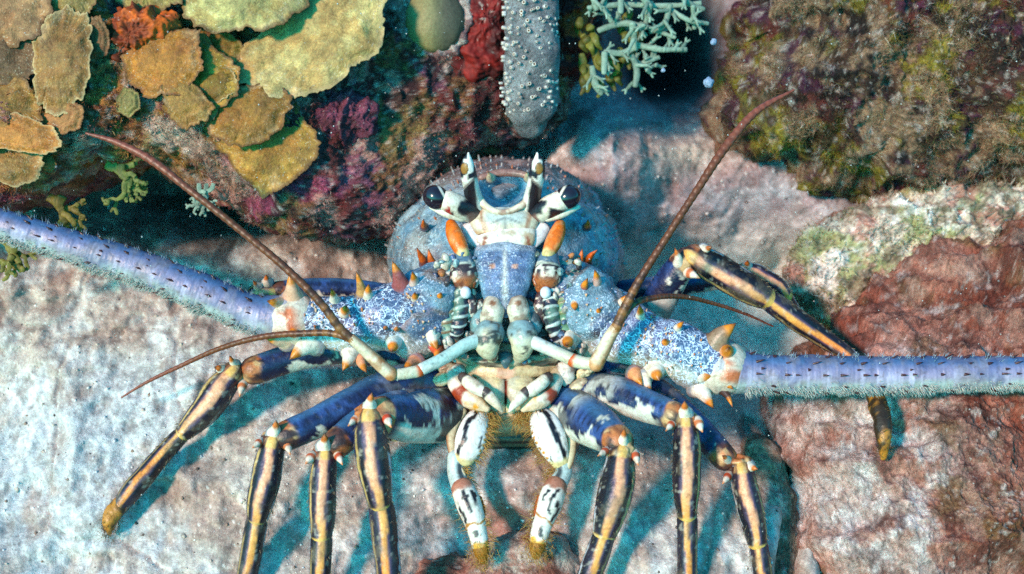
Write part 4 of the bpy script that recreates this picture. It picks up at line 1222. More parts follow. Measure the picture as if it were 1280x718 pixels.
# ---- antennules: central lobes, jointed stalk, two whips each
def whip_col(T, t, P, N, px, py):
    seg = .5 + .5 * np.sin(t * 260)
    col = mix(c(150, 100, 50), c(104, 54, 24), sstep(.0, .22, t))
    col = mix(col, c(150, 110, 62), sstep(.62, .78, fbm(P, 3.2, 1300, 3)) * sstep(.5, .1, t))
    col = mix(col, c(66, 34, 20), sstep(.56, .66, vnoise(np.stack([t * 55, t * 0, t * 0], -1), 1, 9)) * sstep(.55, .2, t) * .8)
    col = mix(col, c(132, 66, 48), sstep(.5, .9, t))
    return col * (.85 + .25 * seg)[..., None]
AN = {
    -1: dict(s1=[(606, 423, -.55, 9), (585, 430, -.62, 8.5), (555, 448, -.68, 8), (527, 462, -.72, 8)],
             s2=[(524, 464, -.73, 8), (508, 467, -.77, 7.5), (490, 469, -.8, 7)], s3=[(489, 468, -.82, 9), (474, 455, -.86, 8.5), (455, 437, -.9, 7.5), (440, 424, -.94, 6.5)],
             w1=[(442, 426, -.94, 6), (428, 414, -.96, 5.8), (405, 384, -1, 5.3), (360, 338, -1.02, 5), (310, 296, -1.02, 4.6), (240, 240, -1, 4.6), (180, 195, -.95, 5), (140, 176, -.9, 3.6), (108, 167, -.85, 1.5)],
             w2=[(438, 424, -.93, 5), (420, 418, -.9, 4.6), (380, 417, -.82, 4.4), (330, 421, -.65, 4), (280, 434, -.45, 3.4), (225, 458, -.2, 2.8), (180, 480, .0, 2), (152, 497, .1, 1)]),
    1: dict(s1=[(656, 423, -.55, 9), (672, 430, -.62, 8.5), (694, 440, -.68, 8), (714, 449, -.72, 8)],
            s2=[(717, 451, -.73, 9), (730, 454, -.78, 8), (744, 455, -.82, 8)], s3=[(745, 455, -.84, 10), (754, 438, -.9, 9), (763, 420, -.95, 8), (771, 408, -.98, 7)],
            w1=[(770, 410, -.98, 7), (779, 390, -1.0, 6.4), (795, 358, -1.02, 5.4), (830, 302, -1.0, 4.6), (870, 240, -.95, 4.8), (910, 180, -.85, 5.6), (945, 140, -.75, 4.6), (992, 113, -.65, 1.6)],
            w2=[(775, 402, -.97, 5.5), (790, 382, -.9, 4.6), (820, 372, -.7, 3.8), (850, 371, -.45, 3.2), (890, 379, -.1, 2.6), (930, 392, .2, 2.0), (966, 408, .5, 1)]),
}
for s in (-1, 1):
    a = AN[s]
    def st_col(T, t, P, N, px, py, s=s):
        col = mix(c(206, 212, 204), c(150, 186, 184), sstep(.45, .62, fbm(P, 3, 1310, 3)) * (.8 if s < 0 else .3))
        col = mix(col, c(206, 190, 150), .0 if s < 0 else sstep(.3, 1, t) * .7)
        col = mix(col, c(70, 74, 76), sstep(1.9, 2.4, np.abs(T)) * .8)
        return mix(col, c(60, 70, 70), sstep(.7, .78, fbm(P, 9, 1311, 2)) * .8)
    mb = MB()
    tube(mb, a['s1'], st_col, 40, 20)
    an = mb.build('antennule', M_shell_s, lob)
    j_col = lambda T, t, P, N, px, py: mix(c(212, 206, 178), c(206, 88, 28), sstep(.2, 0, t) + .7 * sstep(.62, .7, fbm(P, 6, 1320, 2)))
    part(a['s2'], j_col, 'joint', M_shell_s, 24, 18, an)
    part(a['s3'], lambda T, t, P, N, px, py: mix(mix(c(222, 206, 176), c(176, 112, 58), np.clip(sstep(.5, 1.4, np.abs(T - .5)) * .8 + sstep(.5, .62, fbm(P, 6, 1325, 3)) * .6, 0, 1)), c(200, 120, 40), sstep(.12, 0, t) * .7), 'joint', M_shell_s, 30, 18, an)
    part(a['w1'], whip_col, 'whip', M_ant, 300, 12, an, shape=lambda T, t, P: .05 * np.sin(t * 260))
    part(a['w2'], whip_col, 'whip', M_ant, 220, 10, an, shape=lambda T, t, P: .05 * np.sin(t * 260))
    # round lobes at the root
    def eye_lobe(T, F, P, N, px, py, s=s):
        cx_ = 616 if s < 0 else 648
        d = np.hypot((px - cx_), (py - 379))
        col = mix(c(206, 196, 176), c(130, 86, 62), sstep(.5, .62, fbm(P, 8, 1330, 3)) * .7)
        col = mix(col, c(190, 170, 150), sstep(10, 6, d))
        return mix(col, c(142, 92, 60), sstep(4.5, 3, d))
    part(mir([(617, 372, -.40, 9), (616, 381, -.46, 13), (616, 391, -.46, 14), (613, 403, -.40, 14)], s), eye_lobe, 'root_lobe', M_shell, 40, 30, an, shape=lambda T, t, P: (fbm(P, 5, 1335, 3) - .5) * .5)
    part(mir([(604, 392, -.30, 13), (600, 404, -.34, 14), (604, 416, -.34, 12)], s), lambda T, t, P, N, px, py: mix(c(120, 158, 164), c(70, 80, 84), sstep(.5, .64, fbm(P, 6, 1336, 3))), 'root_flap', M_shell, 30, 24, an, shape=lambda T, t, P: (fbm(P, 5, 1337, 3) - .5) * .4)
    part(mir([(614, 405, -.42, 12), (612, 415, -.50, 17), (610, 427, -.54, 17.5), (612, 438, -.50, 14), (615, 446, -.42, 8)], s),
         lambda T, t, P, N, px, py: mix(mix(c(126, 152, 156), c(206, 196, 166), sstep(.3, .6, t + .5 * (fbm(P, 5, 1340, 3) - .5))), c(74, 74, 68), sstep(.60, .66, fbm(P, 9, 1341, 3))), 'root_segment', M_shell_s, 40, 30, an, shape=lambda T, t, P: (fbm(P, 4, 1342, 3) - .5) * .4)

# ---- mouth field
mb = MB()
blob(mb, 632, 446, .05, 72, .36, 20, lambda T, F, P, N, px, py: mix(c(96, 88, 80), c(186, 170, 142), sstep(.40, .56, fbm(P, 5, 1400, 5, .6))), 40, 60, noise=.25)
mb.build('epistome_plate', M_shell, lob)  # greyish and cream shell of the epistome, behind the antennule roots
mb = MB()
blob(mb, 632, 500, .28, 92, .4, 44, lambda T, F, P, N, px, py: mix(c(206, 190, 156), c(160, 138, 106), sstep(.54, .66, fbm(P, 5, 1401, 5))), 40, 60, noise=.22)
mb.build('mouth_frame', M_shell, lob)
part([(632, 444, -.30, 9, .5), (632, 452, -.34, 7, .5), (632, 460, -.33, 2.5, .5)], c(70, 96, 106), 'mouth_point', M_shell_s, 16, 14)
def lip_col(T, t, P, N, px, py):
    col = mix(c(220, 200, 156), c(216, 166, 138), sstep(16, 8, np.abs(px - 632)))
    col = mix(col, c(170, 140, 100), sstep(.5, .64, fbm(P, 6, 1404, 4)) * .6)
    return mix(col, c(110, 84, 60), sstep(461, 457, py + 3 * fbm(P, 6, 1405, 2)) * .6)
part([(574, 459, .02, 6, .7), (590, 462, -.10, 9, .6), (610, 464, -.17, 10, .55), (632, 467, -.2, 8, .55), (654, 464, -.17, 10, .55), (676, 461, -.10, 9, .6), (694, 457, .02, 6, .7)], lip_col, 'lip_bar', M_shell_s, 70, 26, shape=lambda T, t, P: (fbm(P, 5, 1406, 3) - .5) * .4)

def pebble(px, py, y, rx, rz, ry, rot, col, seed, nz=.3):
    mb = MB()
    def f(T, F, P, N, qx, qy):
        k1 = mix(col, np.asarray(col) * .55, sstep(.5, .66, fbm(P, 6, seed, 4)))
        return mix(k1, c(110, 56, 36), sstep(.60, .68, fbm(P, 9, seed + 3, 3)) * .7)
    blob(mb, px, py, y, rx, ry, rz, f, 22, 28, rot=rot, noise=nz, seed=seed)
    return mb.build('mouth_plate', M_shell_s, lob)

for s in (-1, 1):
    def man_col(T, t, P, N, px, py):
        col = mix(c(222, 208, 166), c(190, 184, 160), sstep(.4, .62, fbm(P, 4, 1410, 4)))
        col = mix(col, c(214, 192, 130), sstep(.5, .64, fbm(P, 3, 1411, 3)) * .6)
        return mix(col, c(124, 44, 26), sstep(2.6, 1.0, np.abs(px - 632.3)) * sstep(509, 504, py) * sstep(474, 477, py))
    part(mir([(613, 474, -.08, 20, .55), (614, 484, -.2, 20, .55), (618, 497, -.24, 16, .55), (624, 509, -.2, 9, .6), (628, 516, -.16, 4, .6)], s), man_col, 'mandible', M_shell_s, 50, 44, shape=lambda T, t, P: (fbm(P, 4, 1412, 3) - .5) * .22, capf=.4)
    # second jaw feet: a broad blotched base and a folded pointed finger in front of it
    o2 = 0 if s < 0 else 1
    def jf_col(T, t, P, N, px, py, s=s):
        tt = t + .35 * (fbm(P, 5, 1421, 3) - .5)
        col = mix(WHITE, c(206, 184, 150), sstep(.5, .62, fbm(P, 6, 1423, 3)))
        col = mix(col, c(150, 58, 28), sstep(.34, .42, tt) * sstep(.66, .58, tt))
        col = mix(col, c(222, 150, 44), sstep(.62, .72, tt) * (.4 + .6 * sstep(.44, .5, fbm(P, 6, 1424, 3))))
        return mix(col, WHITE, sstep(.5, .2, np.hypot((t - .66) * 3, T * .8)) * .8)
    jf = part(mir([(566 + o2, 468, -.12, 9), (573 + o2, 482, -.26, 12, .8), (584 + o2, 496, -.34, 12.5, .8), (598 + o2, 505, -.38, 10, .8), (608 + o2, 511, -.38, 5)], s), jf_col, 'jaw_foot', M_shell_s, 50, 28, shape=lambda T, t, P: (fbm(P, 5, 1425, 3) - .5) * .3)
    def fin_col(T, t, P, N, px, py):
        col = mix(WHITE, c(214, 190, 160), sstep(.5, .64, fbm(P, 7, 1426, 3)) * .7)
        return mix(col, c(52, 30, 34), sstep(.20, .10, t + .12 * (fbm(P, 8, 1427, 2) - .5)) * .95)
    part(mir([(579, 472, -.38, 7), (588, 480, -.45, 8.5), (600, 488, -.48, 8), (607, 492, -.49, 6)], s), fin_col, 'finger', M_shell_s, 34, 20, jf, shape=lambda T, t, P: (fbm(P, 6, 1428, 3) - .5) * .3)
    part(mir([(606, 490, -.49, 7), (614, 498, -.5, 7), (622, 507, -.5, 5), (627, 514, -.48, 2)], s), fin_col, 'finger', M_shell_s, 30, 18, jf)
    # pale plates and lobes crowding the side of the mouth
    PL = [(553, 474, 16, 9, .11, .3, -.10), (560, 460, 13, 7, .1, .2, -.05), (572, 463, 9, 8, .1, 0, -.12), (544, 492, 15, 8, .1, .3, .02), (527, 484, 12, 7, .1, .2, .06), (552, 508, 12, 8, .1, .1, .04), (534, 505, 9, 6, .1, 0, .06), (568, 505, 9, 11, .1, 0, -.05)] if s < 0 else \
         [(731, 466, 14, 7, .1, .35, -.12), (727, 481, 15, 9, .12, .3, -.14), (706, 466, 13, 15, .12, 0, -.12), (692, 486, 16, 14, .1, 0, .05), (716, 500, 20, 10, .1, -.2, .05), (740, 494, 10, 7, .1, 0, .1), (700, 506, 9, 8, .1, 0, 0), (722, 512, 9, 6, .1, 0, -.02)]
    for q, (a, b, rx, rz, ry, r_, yy) in enumerate(PL):
        pebble(a, b, yy, rx, rz, ry, r_, [c(224, 206, 164), c(206, 190, 160), c(214, 206, 196)][q % 3], 1440 + q * 7 + (50 if s > 0 else 0))
    # broken flaps and small points between the antenna base and the face
    GL = [(566, 343, 9, 6, -.18, c(150, 176, 172)), (553, 352, 8, 7, -.22, c(112, 150, 156)), (546, 345, 7, 9, -.2, c(196, 176, 160)), (566, 352, 8, 5, -.30, c(90, 84, 90)), (594, 352, 5, 9, -.36, c(190, 110, 66)),
          (600, 384, 7, 12, -.32, c(70, 66, 70)), (598, 408, 9, 9, -.30, c(110, 130, 126)), (590, 420, 12, 6, -.30, c(100, 98, 88)), (572, 436, 14, 6, -.22, c(120, 110, 96)), (548, 446, 14, 5, -.1, c(150, 132, 108)), (522, 442, 16, 5, -.05, c(140, 120, 96)), (560, 428, 7, 9, -.36, c(196, 206, 200))]
    for q, (a, b, rx, rz, yy, col) in enumerate(GL):
        mb = MB()
        blob(mb, mx(a, s), b, yy, rx, .08, rz, lambda T, F, P, N, px, py, col=col: mix(mix(col, np.asarray(col) * .45, sstep(.46, .6, fbm(P, 7, 1500 + q, 4))), c(206, 206, 196), sstep(.60, .68, fbm(P, 10, 1503, 3))), 18, 22, noise=.4, seed=1510 + q + 40 * (s > 0), rot=.4 * s)
        mb.build('face_flap', M_shell, lob)

# knobs, tubercles and torn little flaps crowding the face
mb = MB()
cols = [c(150, 176, 176), c(196, 190, 176), c(96, 120, 150), c(70, 60, 64), c(190, 116, 66), c(120, 140, 130), c(214, 206, 190), c(84, 104, 146)]
for s in (-1, 1):
    for q in range(120):
        a, b = random.uniform(535, 612), random.uniform(318, 452)
        if a > 596 and b < 372:
            continue
        rr = random.uniform(1.6, 5.0)
        col = cols[random.randrange(8)]
        yy = -.30 - .16 * math.exp(-((a - 560) / 26) ** 2) + random.uniform(-.05, .06)
        blob(mb, mx(a, s), b, yy, rr, rr / 100 * random.uniform(.8, 1.6), rr * random.uniform(.6, 1.7), lambda T, F, P, N, px, py, col=col: mix(col, np.asarray(col) * .5, sstep(.45, .62, fbm(P, 12, 1550, 2))), 8, 10, rot=random.uniform(-1, 1), noise=.5, seed=1560 + q)
mb.build('face_knob', M_shell, lob, kind='stuff')

# ---- third jaw feet with golden bristles
def hairs_on(mb, pts, k, L, spread, dirv, col=None, w=.0032, rad=.03):
    A = catmull(path3([(p[0], p[1], p[2], 1) for p in pts]), 60)[:, :3]
    i = rng.integers(0, 60, k)
    R0 = A[i] + rng.normal(0, rad, (k, 3))
    d = np.asarray(dirv, float)[None] + rng.normal(0, spread, (k, 3))
    cc = mix(c(224, 180, 100), c(176, 122, 50), rng.random(k)) if col is None else col
    prisms(mb, R0, d, rng.uniform(*L, k), w, cc, rng.normal(0, .04, (k, 3)))

JF = {-1: dict(a=[(601, 518, -.25, 13, .7), (593, 535, -.42, 18, .6), (587, 554, -.5, 19, .6), (580, 574, -.5, 13, .7)], exo=[(576, 512, -.2, 9, .5), (567, 530, -.3, 7.5, .6), (564, 552, -.4, 6, .7), (570, 576, -.5, 5, .7), (580, 594, -.56, 3)],
               b=[(570, 572, -.45, 11), (570, 590, -.5, 11), (575, 606, -.56, 12)], c=[(579, 612, -.62, 15), (586, 630, -.7, 16), (593, 650, -.74, 14), (597, 666, -.76, 12), (600, 680, -.78, 11)], tip=(601, 704), tuft=[(600, 680, -.78), (604, 700, -.78)], side=1),
      1: dict(a=[(672, 518, -.25, 14, .7), (682, 535, -.42, 20, .6), (691, 556, -.5, 19, .6), (701, 578, -.5, 12, .7)], exo=[(698, 508, -.2, 9, .5), (709, 526, -.3, 7.5, .6), (714, 550, -.4, 7, .7), (712, 574, -.5, 6, .7), (706, 594, -.55, 4)],
              b=[(704, 576, -.45, 11), (704, 592, -.5, 11), (698, 604, -.56, 12)], c=[(694, 610, -.62, 15), (688, 628, -.7, 16), (681, 648, -.74, 13), (676, 662, -.76, 12), (673, 674, -.78, 11)], tip=(669, 697), tuft=[(673, 676, -.78), (670, 694, -.78)], side=-1)}
for s in (-1, 1):
    j = JF[s]
    def ja_col(T, t, P, N, px, py, s=s):
        q = T * (-s) + (fbm(P, 5, 1510, 3) - .5) * .7
        t = t + (fbm(P, 6, 1511, 3) - .5) * .12
        col = np.broadcast_to(c(234, 230, 224), P.shape).copy()
        n_ = .5 * (fbm(P, 3, 1500, 3) - .5)
        col = mix(col, BLK, sstep(.26, .16, np.abs(q + .55 + n_)) * sstep(.04, .10, t))
        col = mix(col, BLK, sstep(.14, .07, np.abs(q - .62 + n_)) * sstep(.42, .5, t) * sstep(.5, .55, fbm(P, 7, 1501, 2)))
        col = mix(col, c(206, 140, 50), sstep(.25, .1, np.abs(q - 1.15)) * sstep(-.2, .4, np.sin(t * 60)))
        return mix(col, c(216, 196, 140), sstep(.9, 1, t))
    jaw = part(j['a'], ja_col, 'bristled_jaw_foot', M_shell_s, 70, 44)
    part(j['exo'], lambda T, t, P, N, px, py: mix(c(206, 192, 156), c(150, 84, 40), sstep(.2, 1.2, np.abs(T)) * sstep(.25, .5, t) * .8), 'side_branch', M_shell_s, 40, 16, jaw)
    part(j['b'], lambda T, t, P, N, px, py: mix(c(182, 200, 198), BLK, sstep(.35, .2, np.abs(T + .5 * s)) * sstep(.15, .3, t) * .9), 'joint', M_shell_s, 24, 20, jaw)
    def jc_col(T, t, P, N, px, py, s=s):
        q = T * (-s) + (fbm(P, 6, 1520, 3) - .5) * 1.0
        t = t + (fbm(P, 7, 1521, 3) - .5) * .22
        col = np.broadcast_to(c(232, 226, 214), P.shape).copy()
        col = mix(col, c(168, 92, 60), sstep(.1, .0, t) * .9)
        col = mix(col, BLK, sstep(.22, .12, np.abs(q + .15)) * sstep(.05, .08, t) * sstep(.5, .45, t))
        col = mix(col, BLK, sstep(.25, .15, np.abs(q - .55)) * sstep(.10, .14, t) * sstep(.36, .3, t))
        col = mix(col, BLK, sstep(.22, .12, np.abs(q + .85)) * sstep(.25, .3, t) * sstep(.7, .6, t))
        col = mix(col, BLK, sstep(.3, .2, np.abs(q + .3)) * sstep(.74, .78, t) * sstep(.92, .86, t) * .9)
        col = mix(col, c(214, 160, 60), sstep(.95, 1, t))
        return mix(col, c(186, 128, 60), sstep(.03, .015, np.abs(t - .62 + .05 * q)))
    part(j['c'], jc_col, 'end_joint', M_shell_s, 60, 36, jaw)
    cx_, cy_ = j['c'][1][:2]
    part([(cx_ + 13 * (-s), cy_ - 6, -.68, 4), (cx_ + 14 * (-s), cy_ + 8, -.72, 7, .6), (cx_ + 12 * (-s), cy_ + 26, -.74, 6, .6), (cx_ + 11 * (-s), cy_ + 38, -.74, 2)], c(178, 84, 28), 'orange_pad', M_hair, 24, 14, jaw)
    t0 = j['tuft']
    part([(t0[0][0], t0[0][1], -.78, 10), ((t0[0][0] + t0[1][0]) / 2, (t0[0][1] + t0[1][1]) / 2, -.79, 10), (t0[1][0], t0[1][1], -.79, 6)], c(170, 112, 28), 'golden_tip', M_hair, 20, 16, jaw)
    mb = MB()
    inn = -s
    hairs_on(mb, t0, 420, (.04, .12), .5, (0, -.2, -.5), rad=.07)
    ed = [(r[0] + 17 * inn, r[1], r[2]) for r in j['a']]
    hairs_on(mb, ed, 240, (.05, .18), .4, (inn * .9, -.1, -.5))
    ed = [(r[0] + 13 * inn, r[1], r[2]) for r in j['c']]
    hairs_on(mb, ed, 200, (.03, .10), .4, (inn, -.2, -.35))
    hairs_on(mb, [(j['b'][0][0] + 9 * inn, 580, -.5), (j['b'][2][0] + 9 * inn, 606, -.56)], 160, (.05, .14), .4, (inn, 0, -.4))
    hairs_on(mb, [(632 + 42 * s * 1.0, 508, -.3), (632 + 14 * s, 522, -.28)], 300, (.10, .28), .35, (-s * .35, -.3, -1))
    hairs_on(mb, [(r[0] - 11 * inn, r[1], r[2]) for r in j['c']], 120, (.03, .08), .35, (-inn, -.1, -.3))
    mb.build('golden_bristles', M_hair, jaw, kind='stuff')

# underside of the body behind the jaw feet
mb = MB()
blob(mb, 632, 542, .55, 60, .3, 22, lambda T, F, P, N, px, py: mix(c(120, 104, 84), c(50, 44, 42), sstep(-.2, .4, np.sin(py * .9))), 40, 40)
for s in (-1, 1):
    blob(mb, 632 + 84 * s, 506, .25, 46, .3, 28, lambda T, F, P, N, px, py: mix(c(196, 190, 170), BLK, sstep(.52, .56, fbm(P, 2.6, 1600, 3))), 30, 40, rot=.2 * s, noise=.12)
    blob(mb, 632 + 100 * s, 540, .5, 58, .22, 14, lambda T, F, P, N, px, py: mix(c(170, 170, 130), BLK, sstep(.52, .56, fbm(P, 2.2, 1601, 3))), 24, 36, rot=-.12 * s, noise=.1)
mb.build('underside', M_shell, lob)

# ---- walking legs
def knee_col(T, F, P, N, px, py):
    col = mix(c(206, 166, 116), c(62, 42, 42), sstep(.43, .54, fbm(P, 6.0, 1700, 3)))
    col = mix(col, c(196, 112, 56), sstep(.52, .62, fbm(P, 8, 1701, 3)) * .8)
    return mix(col, c(110, 66, 46), sstep(.5, .62, fbm(P, 12, 1702, 3)) * .6)

def upper_col(seed, pale):
    def f(T, t, P, N, px, py):
        n_ = fbm(P, 4.5, seed, 4) - .5
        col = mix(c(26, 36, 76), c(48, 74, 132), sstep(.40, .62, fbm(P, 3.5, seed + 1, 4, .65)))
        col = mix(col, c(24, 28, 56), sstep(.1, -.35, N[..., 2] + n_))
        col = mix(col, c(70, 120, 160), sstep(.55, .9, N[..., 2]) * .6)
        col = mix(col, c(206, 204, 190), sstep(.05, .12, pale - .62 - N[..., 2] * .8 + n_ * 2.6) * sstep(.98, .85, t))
        col = mix(col, c(206, 204, 190), sstep(.51, .54, fbm(P, 3.2, seed + 4, 3)) * sstep(.6, .35, t) * min(pale * 1.2, 1))
        col = mix(col, BLK, sstep(.54, .57, fbm(P, 3.6, seed + 9, 3)) * sstep(.7, .4, t) * pale)
        bead = sstep(.5, .8, np.sin(t * 95)) * sstep(.25, .1, np.abs(N[..., 2] - .45)) * sstep(.2, .4, t)
        col = mix(col, c(22, 22, 40), bead * .8)
        return mix(col, knee_col(T, 0, P, N, px, py), sstep(.95, .98, t + .1 * n_))
    return f

def shin_col(seed, off, side, tail=False):
    def f(T, t, P, N, px, py):
        n_ = (fbm(P, 3.5, seed, 4, .6) - .5) * .7
        q = T - off + n_ * .5
        col = mix(c(24, 20, 30), c(44, 36, 52), sstep(.45, .65, fbm(P, 2.2, seed + 1, 3)))
        w = (.31 if not tail else .30) * (.84 + .32 * ((seed * 37 % 101) / 101)) + .10 * (fbm(P, 6, seed + 33, 3) - .5)
        col = mix(col, c(96, 74, 104), sstep(w + .20, w + .04, np.abs(q)) * .7)
        stripe = mix(c(234, 164, 122), c(232, 160, 84), sstep(.55, .95, t)) if not tail else mix(c(228, 162, 82), c(222, 136, 50), sstep(.0, .5, t))
        col = mix(col, stripe, sstep(w + .03, w - .09, np.abs(q + .10 * np.sin(t * 9 + seed))))
        col = mix(col, c(204, 168, 104), sstep(.20, .13, np.abs(T - side * 1.22 + n_ * .6)) * (.9 if not tail else .5) * sstep(.05, .12, t) * sstep(.97, .85, t))
        col = mix(col, c(206, 206, 214), sstep(.16, .1, np.abs(T + side * 1.45 + n_)) * sstep(.5, .56, fbm(P, 3, seed + 3, 2) + .04) * .9)  # white-blue highlight along the leg edge, painted in
        col = mix(col, c(40, 54, 104), sstep(.2, .1, np.abs(T - side * 1.62)) * .8)
        if not tail:
            col = mix(col, knee_col(T, 0, P, N, px, py), sstep(.03, .0, t) * sstep(.35, .6, np.abs(q)))
            col = mix(col, c(226, 176, 96), sstep(.06, .02, t) * sstep(.45, .3, np.abs(q)))
            col = mix(col, c(214, 170, 84), sstep(.95, .985, t))
        col = mix(col, c(120, 104, 84), sstep(.54, .68, fbm(P, 4.5, seed + 30, 5, .62)) * .45)
        return mix(col, c(206, 198, 180), sstep(.70, .78, fbm(P, 16, seed + 5, 2)) * .35)
    return f

def leg(seed, up, shin, tail, knee, off, side, pale, label=None, claw=None):
    mb = MB()
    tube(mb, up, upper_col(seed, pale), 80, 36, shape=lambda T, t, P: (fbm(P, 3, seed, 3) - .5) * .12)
    lg = mb.build('walking_leg', M_leg, lob, **({'label': label} if label else {}))
    mb = MB()
    for pth, kk in ((shin, 90), (tail, 70), (up, 60)):
        Aq = catmull(path3(pth), 200)
        ii = rng.integers(4, 196, kk)
        an_ = rng.normal(0, .5, kk) + np.where(rng.random(kk) < .5, 1.45, -1.45)
        Tq = np.gradient(Aq[:, :3], axis=0)
        Tq /= np.linalg.norm(Tq, axis=1, keepdims=True)
        bq = np.cross(np.array([0, -1.0, 0]), Tq[ii])
        nd = np.array([[0, -1.0, 0]]) * np.cos(an_)[:, None] + bq * np.sin(an_)[:, None]
        nd /= np.linalg.norm(nd, axis=1, keepdims=True)
        prisms(mb, Aq[ii, :3] + nd * Aq[ii, 3:4] * .97, nd * .6 + Tq[ii] * .9, rng.uniform(.02, .07, kk), .003, mix(c(190, 170, 130), c(90, 70, 60), rng.random(kk)))
    mb.build('leg_bristles', M_hair, lg, kind='stuff')
    part(shin, shin_col(seed + 20, off, side), 'shin', M_leg, 90, 40, lg, shape=lambda T, t, P: (fbm(P, 2.5, seed + 6, 4) - .5) * .26 + .06 * np.cos(3 * T) + .05 * np.cos(2 * T))
    part(tail, shin_col(seed + 40, off, side, True), 'foot', M_leg, 80, 32, lg, shape=lambda T, t, P: (fbm(P, 2.5, seed + 7, 4) - .5) * .22 + .06 * np.cos(3 * T))
    if knee:
        kx, ky, kyy, kr, sp = knee
        mb = MB()
        blob(mb, kx, ky, kyy + .03, kr * .95, kr / 100 * .85, kr * .72, knee_col, 36, 44, noise=.34, seed=seed)
        mb.build('knee', M_shell_s, lg)
        for (a, b, dx, dy, r, kind) in sp:
            r = r * random.uniform(.7, 1.0)
            redc = mix(c(190, 66, 34), c(206, 130, 80), random.random() * .7)
            if kind == 'r':       # white with a red band
                mb = MB()
                def band(T, t, P, N, px, py):
                    return mix(mix(c(226, 206, 186), redc, sstep(.26, .36, t + .2 * (fbm(P, 8, 5, 2) - .5)) * sstep(.62, .5, t)), c(222, 130, 70), sstep(.8, 1, t))
                tube(mb, [(a - dx * .3, b - dy * .3, kyy - .03, r * .9), (a + dx * .1, b + dy * .1, kyy - .10, r * .88), (a + dx * .6, b + dy * .6, kyy - .17, r * .5), (a + dx * 1.1, b + dy * 1.1, kyy - .22, r * .12)], band, 24, 18, cap=3)
                mb.build('spine', M_shell_s, lg)
            else:
                spine(a, b, kyy - .12, dx, dy, r, lg, base=c(232, 220, 200), tip=c(206, 110, 40), tipat=.6)
    if claw:
        part(claw, lambda T, t, P, N, px, py: mix(c(52, 38, 24), c(184, 122, 40), sstep(.42, .58, fbm(P, 8, 1720, 4))), 'claw', M_leg, 30, 18, lg, shape=lambda T, t, P: (fbm(P, 9, 1721, 3) - .5) * .4)
        mb = MB()
        hairs_on(mb, [(r[0], r[1], r[2]) for r in claw], 420, (.03, .09), .6, (0, -.3, -.6), mix(c(130, 100, 56), c(88, 64, 36), rng.random(420)), rad=.05)
        mb.build('claw_bristles', M_hair, lg, kind='stuff')
    return lg

def knee3(x, y, ang=0, w=24, yy=-1):
    """three spines round a knee: top, and one each side with a red band"""
    ca, sa = math.cos(ang), math.sin(ang)
    def r(a, b):
        return (a * ca - b * sa, a * sa + b * ca)
    out = []
    for (a, b, dx, dy, rr, kd) in [(0, -w * .55, 0, -w * .55, 7.5, 't'), (-w * .72, 4, -w * .28, 7, 8, 'r'), (w * .74, 2, w * .2, 10, 9, 'r')]:
        p, d = r(a, b), r(dx, dy)
        out.append((x + p[0], y + p[1], d[0], d[1], rr, kd))
    return out

# left side, from the mouth outwards
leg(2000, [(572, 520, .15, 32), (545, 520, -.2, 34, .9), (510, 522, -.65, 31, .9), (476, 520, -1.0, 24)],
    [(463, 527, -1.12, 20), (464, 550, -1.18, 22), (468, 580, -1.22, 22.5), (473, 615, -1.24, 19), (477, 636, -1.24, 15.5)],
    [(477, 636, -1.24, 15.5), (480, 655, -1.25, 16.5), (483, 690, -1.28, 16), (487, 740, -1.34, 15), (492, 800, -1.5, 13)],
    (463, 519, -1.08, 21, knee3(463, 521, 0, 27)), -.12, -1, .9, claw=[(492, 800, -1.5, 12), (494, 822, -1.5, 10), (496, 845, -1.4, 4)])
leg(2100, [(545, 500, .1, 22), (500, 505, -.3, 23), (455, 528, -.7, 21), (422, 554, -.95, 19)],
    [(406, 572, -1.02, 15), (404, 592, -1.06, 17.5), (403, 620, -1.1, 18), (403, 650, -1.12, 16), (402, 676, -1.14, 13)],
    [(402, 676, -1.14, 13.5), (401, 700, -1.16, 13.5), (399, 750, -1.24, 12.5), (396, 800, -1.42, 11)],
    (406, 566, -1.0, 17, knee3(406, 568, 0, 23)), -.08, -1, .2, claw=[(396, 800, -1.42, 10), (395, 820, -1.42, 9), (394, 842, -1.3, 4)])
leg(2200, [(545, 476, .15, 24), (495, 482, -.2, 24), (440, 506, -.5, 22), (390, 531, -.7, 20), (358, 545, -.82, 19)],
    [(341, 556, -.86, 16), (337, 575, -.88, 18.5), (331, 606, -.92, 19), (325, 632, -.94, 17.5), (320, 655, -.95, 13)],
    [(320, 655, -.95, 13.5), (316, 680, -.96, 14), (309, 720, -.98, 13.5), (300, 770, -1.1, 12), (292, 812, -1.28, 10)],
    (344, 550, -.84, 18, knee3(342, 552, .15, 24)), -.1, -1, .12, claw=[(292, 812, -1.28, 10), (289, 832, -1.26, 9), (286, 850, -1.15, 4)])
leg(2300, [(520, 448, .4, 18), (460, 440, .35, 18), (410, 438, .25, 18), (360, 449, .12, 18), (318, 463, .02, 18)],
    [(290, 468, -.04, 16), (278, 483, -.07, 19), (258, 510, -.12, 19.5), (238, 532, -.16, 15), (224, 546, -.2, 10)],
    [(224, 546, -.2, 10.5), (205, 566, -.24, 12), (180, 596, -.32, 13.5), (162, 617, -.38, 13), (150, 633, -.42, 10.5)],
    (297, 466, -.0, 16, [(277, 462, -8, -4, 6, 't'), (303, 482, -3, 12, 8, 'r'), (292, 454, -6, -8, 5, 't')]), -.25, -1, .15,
    claw=[(150, 632, -.42, 11), (141, 643, -.46, 11), (136, 656, -.5, 8), (137, 666, -.46, 3)])
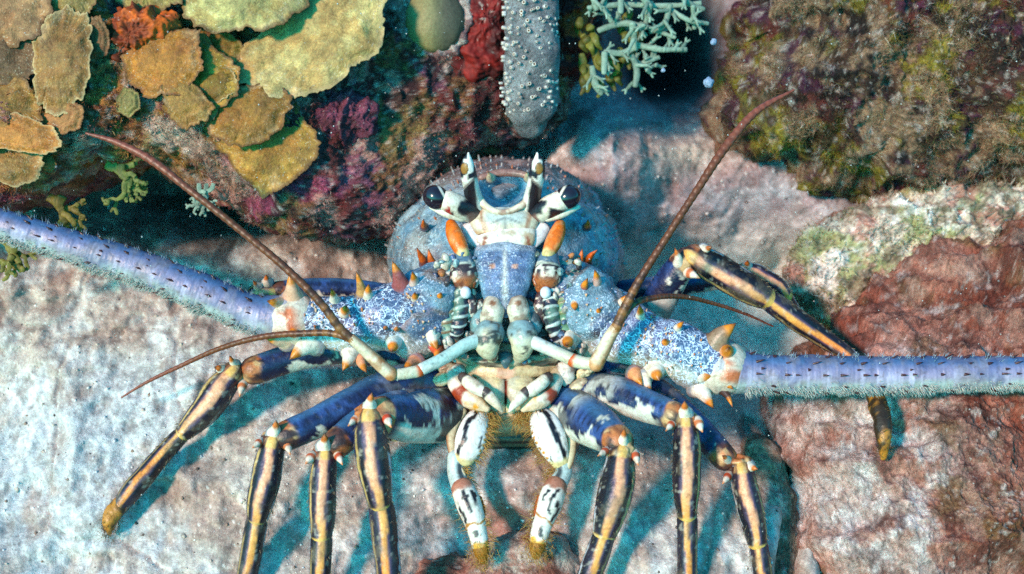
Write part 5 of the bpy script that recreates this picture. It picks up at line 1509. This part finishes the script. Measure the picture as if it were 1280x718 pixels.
leg(2400, [(500, 372, .9, 15), (440, 363, .8, 14), (390, 362, .7, 14), (350, 364, .6, 13)],
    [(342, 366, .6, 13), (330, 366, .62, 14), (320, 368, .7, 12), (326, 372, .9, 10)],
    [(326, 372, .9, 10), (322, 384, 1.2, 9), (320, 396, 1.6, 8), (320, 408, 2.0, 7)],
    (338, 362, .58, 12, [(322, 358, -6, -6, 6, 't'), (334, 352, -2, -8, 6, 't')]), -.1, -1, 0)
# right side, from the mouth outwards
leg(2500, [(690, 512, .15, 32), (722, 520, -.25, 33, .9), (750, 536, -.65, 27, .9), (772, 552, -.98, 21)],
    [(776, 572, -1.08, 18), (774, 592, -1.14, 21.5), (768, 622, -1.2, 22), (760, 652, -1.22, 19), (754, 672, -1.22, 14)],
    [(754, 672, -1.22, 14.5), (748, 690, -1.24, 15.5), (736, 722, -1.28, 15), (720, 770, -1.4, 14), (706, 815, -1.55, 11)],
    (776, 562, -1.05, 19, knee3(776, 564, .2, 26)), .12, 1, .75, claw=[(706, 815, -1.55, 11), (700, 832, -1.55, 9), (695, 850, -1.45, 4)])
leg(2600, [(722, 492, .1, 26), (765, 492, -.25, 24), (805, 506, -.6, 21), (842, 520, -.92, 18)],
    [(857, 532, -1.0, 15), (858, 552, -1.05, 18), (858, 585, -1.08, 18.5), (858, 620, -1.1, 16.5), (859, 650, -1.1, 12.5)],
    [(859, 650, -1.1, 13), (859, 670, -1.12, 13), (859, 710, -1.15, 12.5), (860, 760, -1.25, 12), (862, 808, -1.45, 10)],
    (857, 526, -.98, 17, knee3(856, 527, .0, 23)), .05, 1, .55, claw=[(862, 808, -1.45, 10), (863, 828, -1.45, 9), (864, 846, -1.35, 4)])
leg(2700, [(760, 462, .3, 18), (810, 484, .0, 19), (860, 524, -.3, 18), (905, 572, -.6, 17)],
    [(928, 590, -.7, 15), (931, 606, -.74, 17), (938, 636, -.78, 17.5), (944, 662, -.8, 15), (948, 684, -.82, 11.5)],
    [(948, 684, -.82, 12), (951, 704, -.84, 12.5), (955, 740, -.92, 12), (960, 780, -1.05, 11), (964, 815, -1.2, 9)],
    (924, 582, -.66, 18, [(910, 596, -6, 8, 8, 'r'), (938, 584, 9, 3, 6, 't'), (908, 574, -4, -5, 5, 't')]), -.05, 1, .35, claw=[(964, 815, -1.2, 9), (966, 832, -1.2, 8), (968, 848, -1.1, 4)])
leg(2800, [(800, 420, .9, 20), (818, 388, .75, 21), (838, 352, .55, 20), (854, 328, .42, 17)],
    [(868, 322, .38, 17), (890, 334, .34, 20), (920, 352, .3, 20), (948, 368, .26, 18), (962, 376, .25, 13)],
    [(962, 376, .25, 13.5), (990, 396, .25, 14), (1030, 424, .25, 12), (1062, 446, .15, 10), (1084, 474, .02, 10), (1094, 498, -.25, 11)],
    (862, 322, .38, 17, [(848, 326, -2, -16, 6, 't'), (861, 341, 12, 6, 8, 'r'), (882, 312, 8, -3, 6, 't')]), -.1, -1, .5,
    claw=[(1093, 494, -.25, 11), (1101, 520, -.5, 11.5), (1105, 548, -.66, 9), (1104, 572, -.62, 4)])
leg(2900, [(780, 366, 1.5, 16), (820, 360, 1.35, 15), (870, 352, 1.2, 15), (920, 345, 1.0, 14)],
    [(930, 338, .98, 10), (945, 340, .96, 11), (962, 350, .95, 11), (976, 360, .95, 10), (984, 370, .98, 7)],
    [(984, 370, .98, 7), (990, 382, 1.2, 7), (994, 394, 1.6, 7), (996, 404, 2.0, 6)],
    (938, 338, .96, 11, [(934, 332, 0, -6, 5, 't')]), 0, -1, 0)
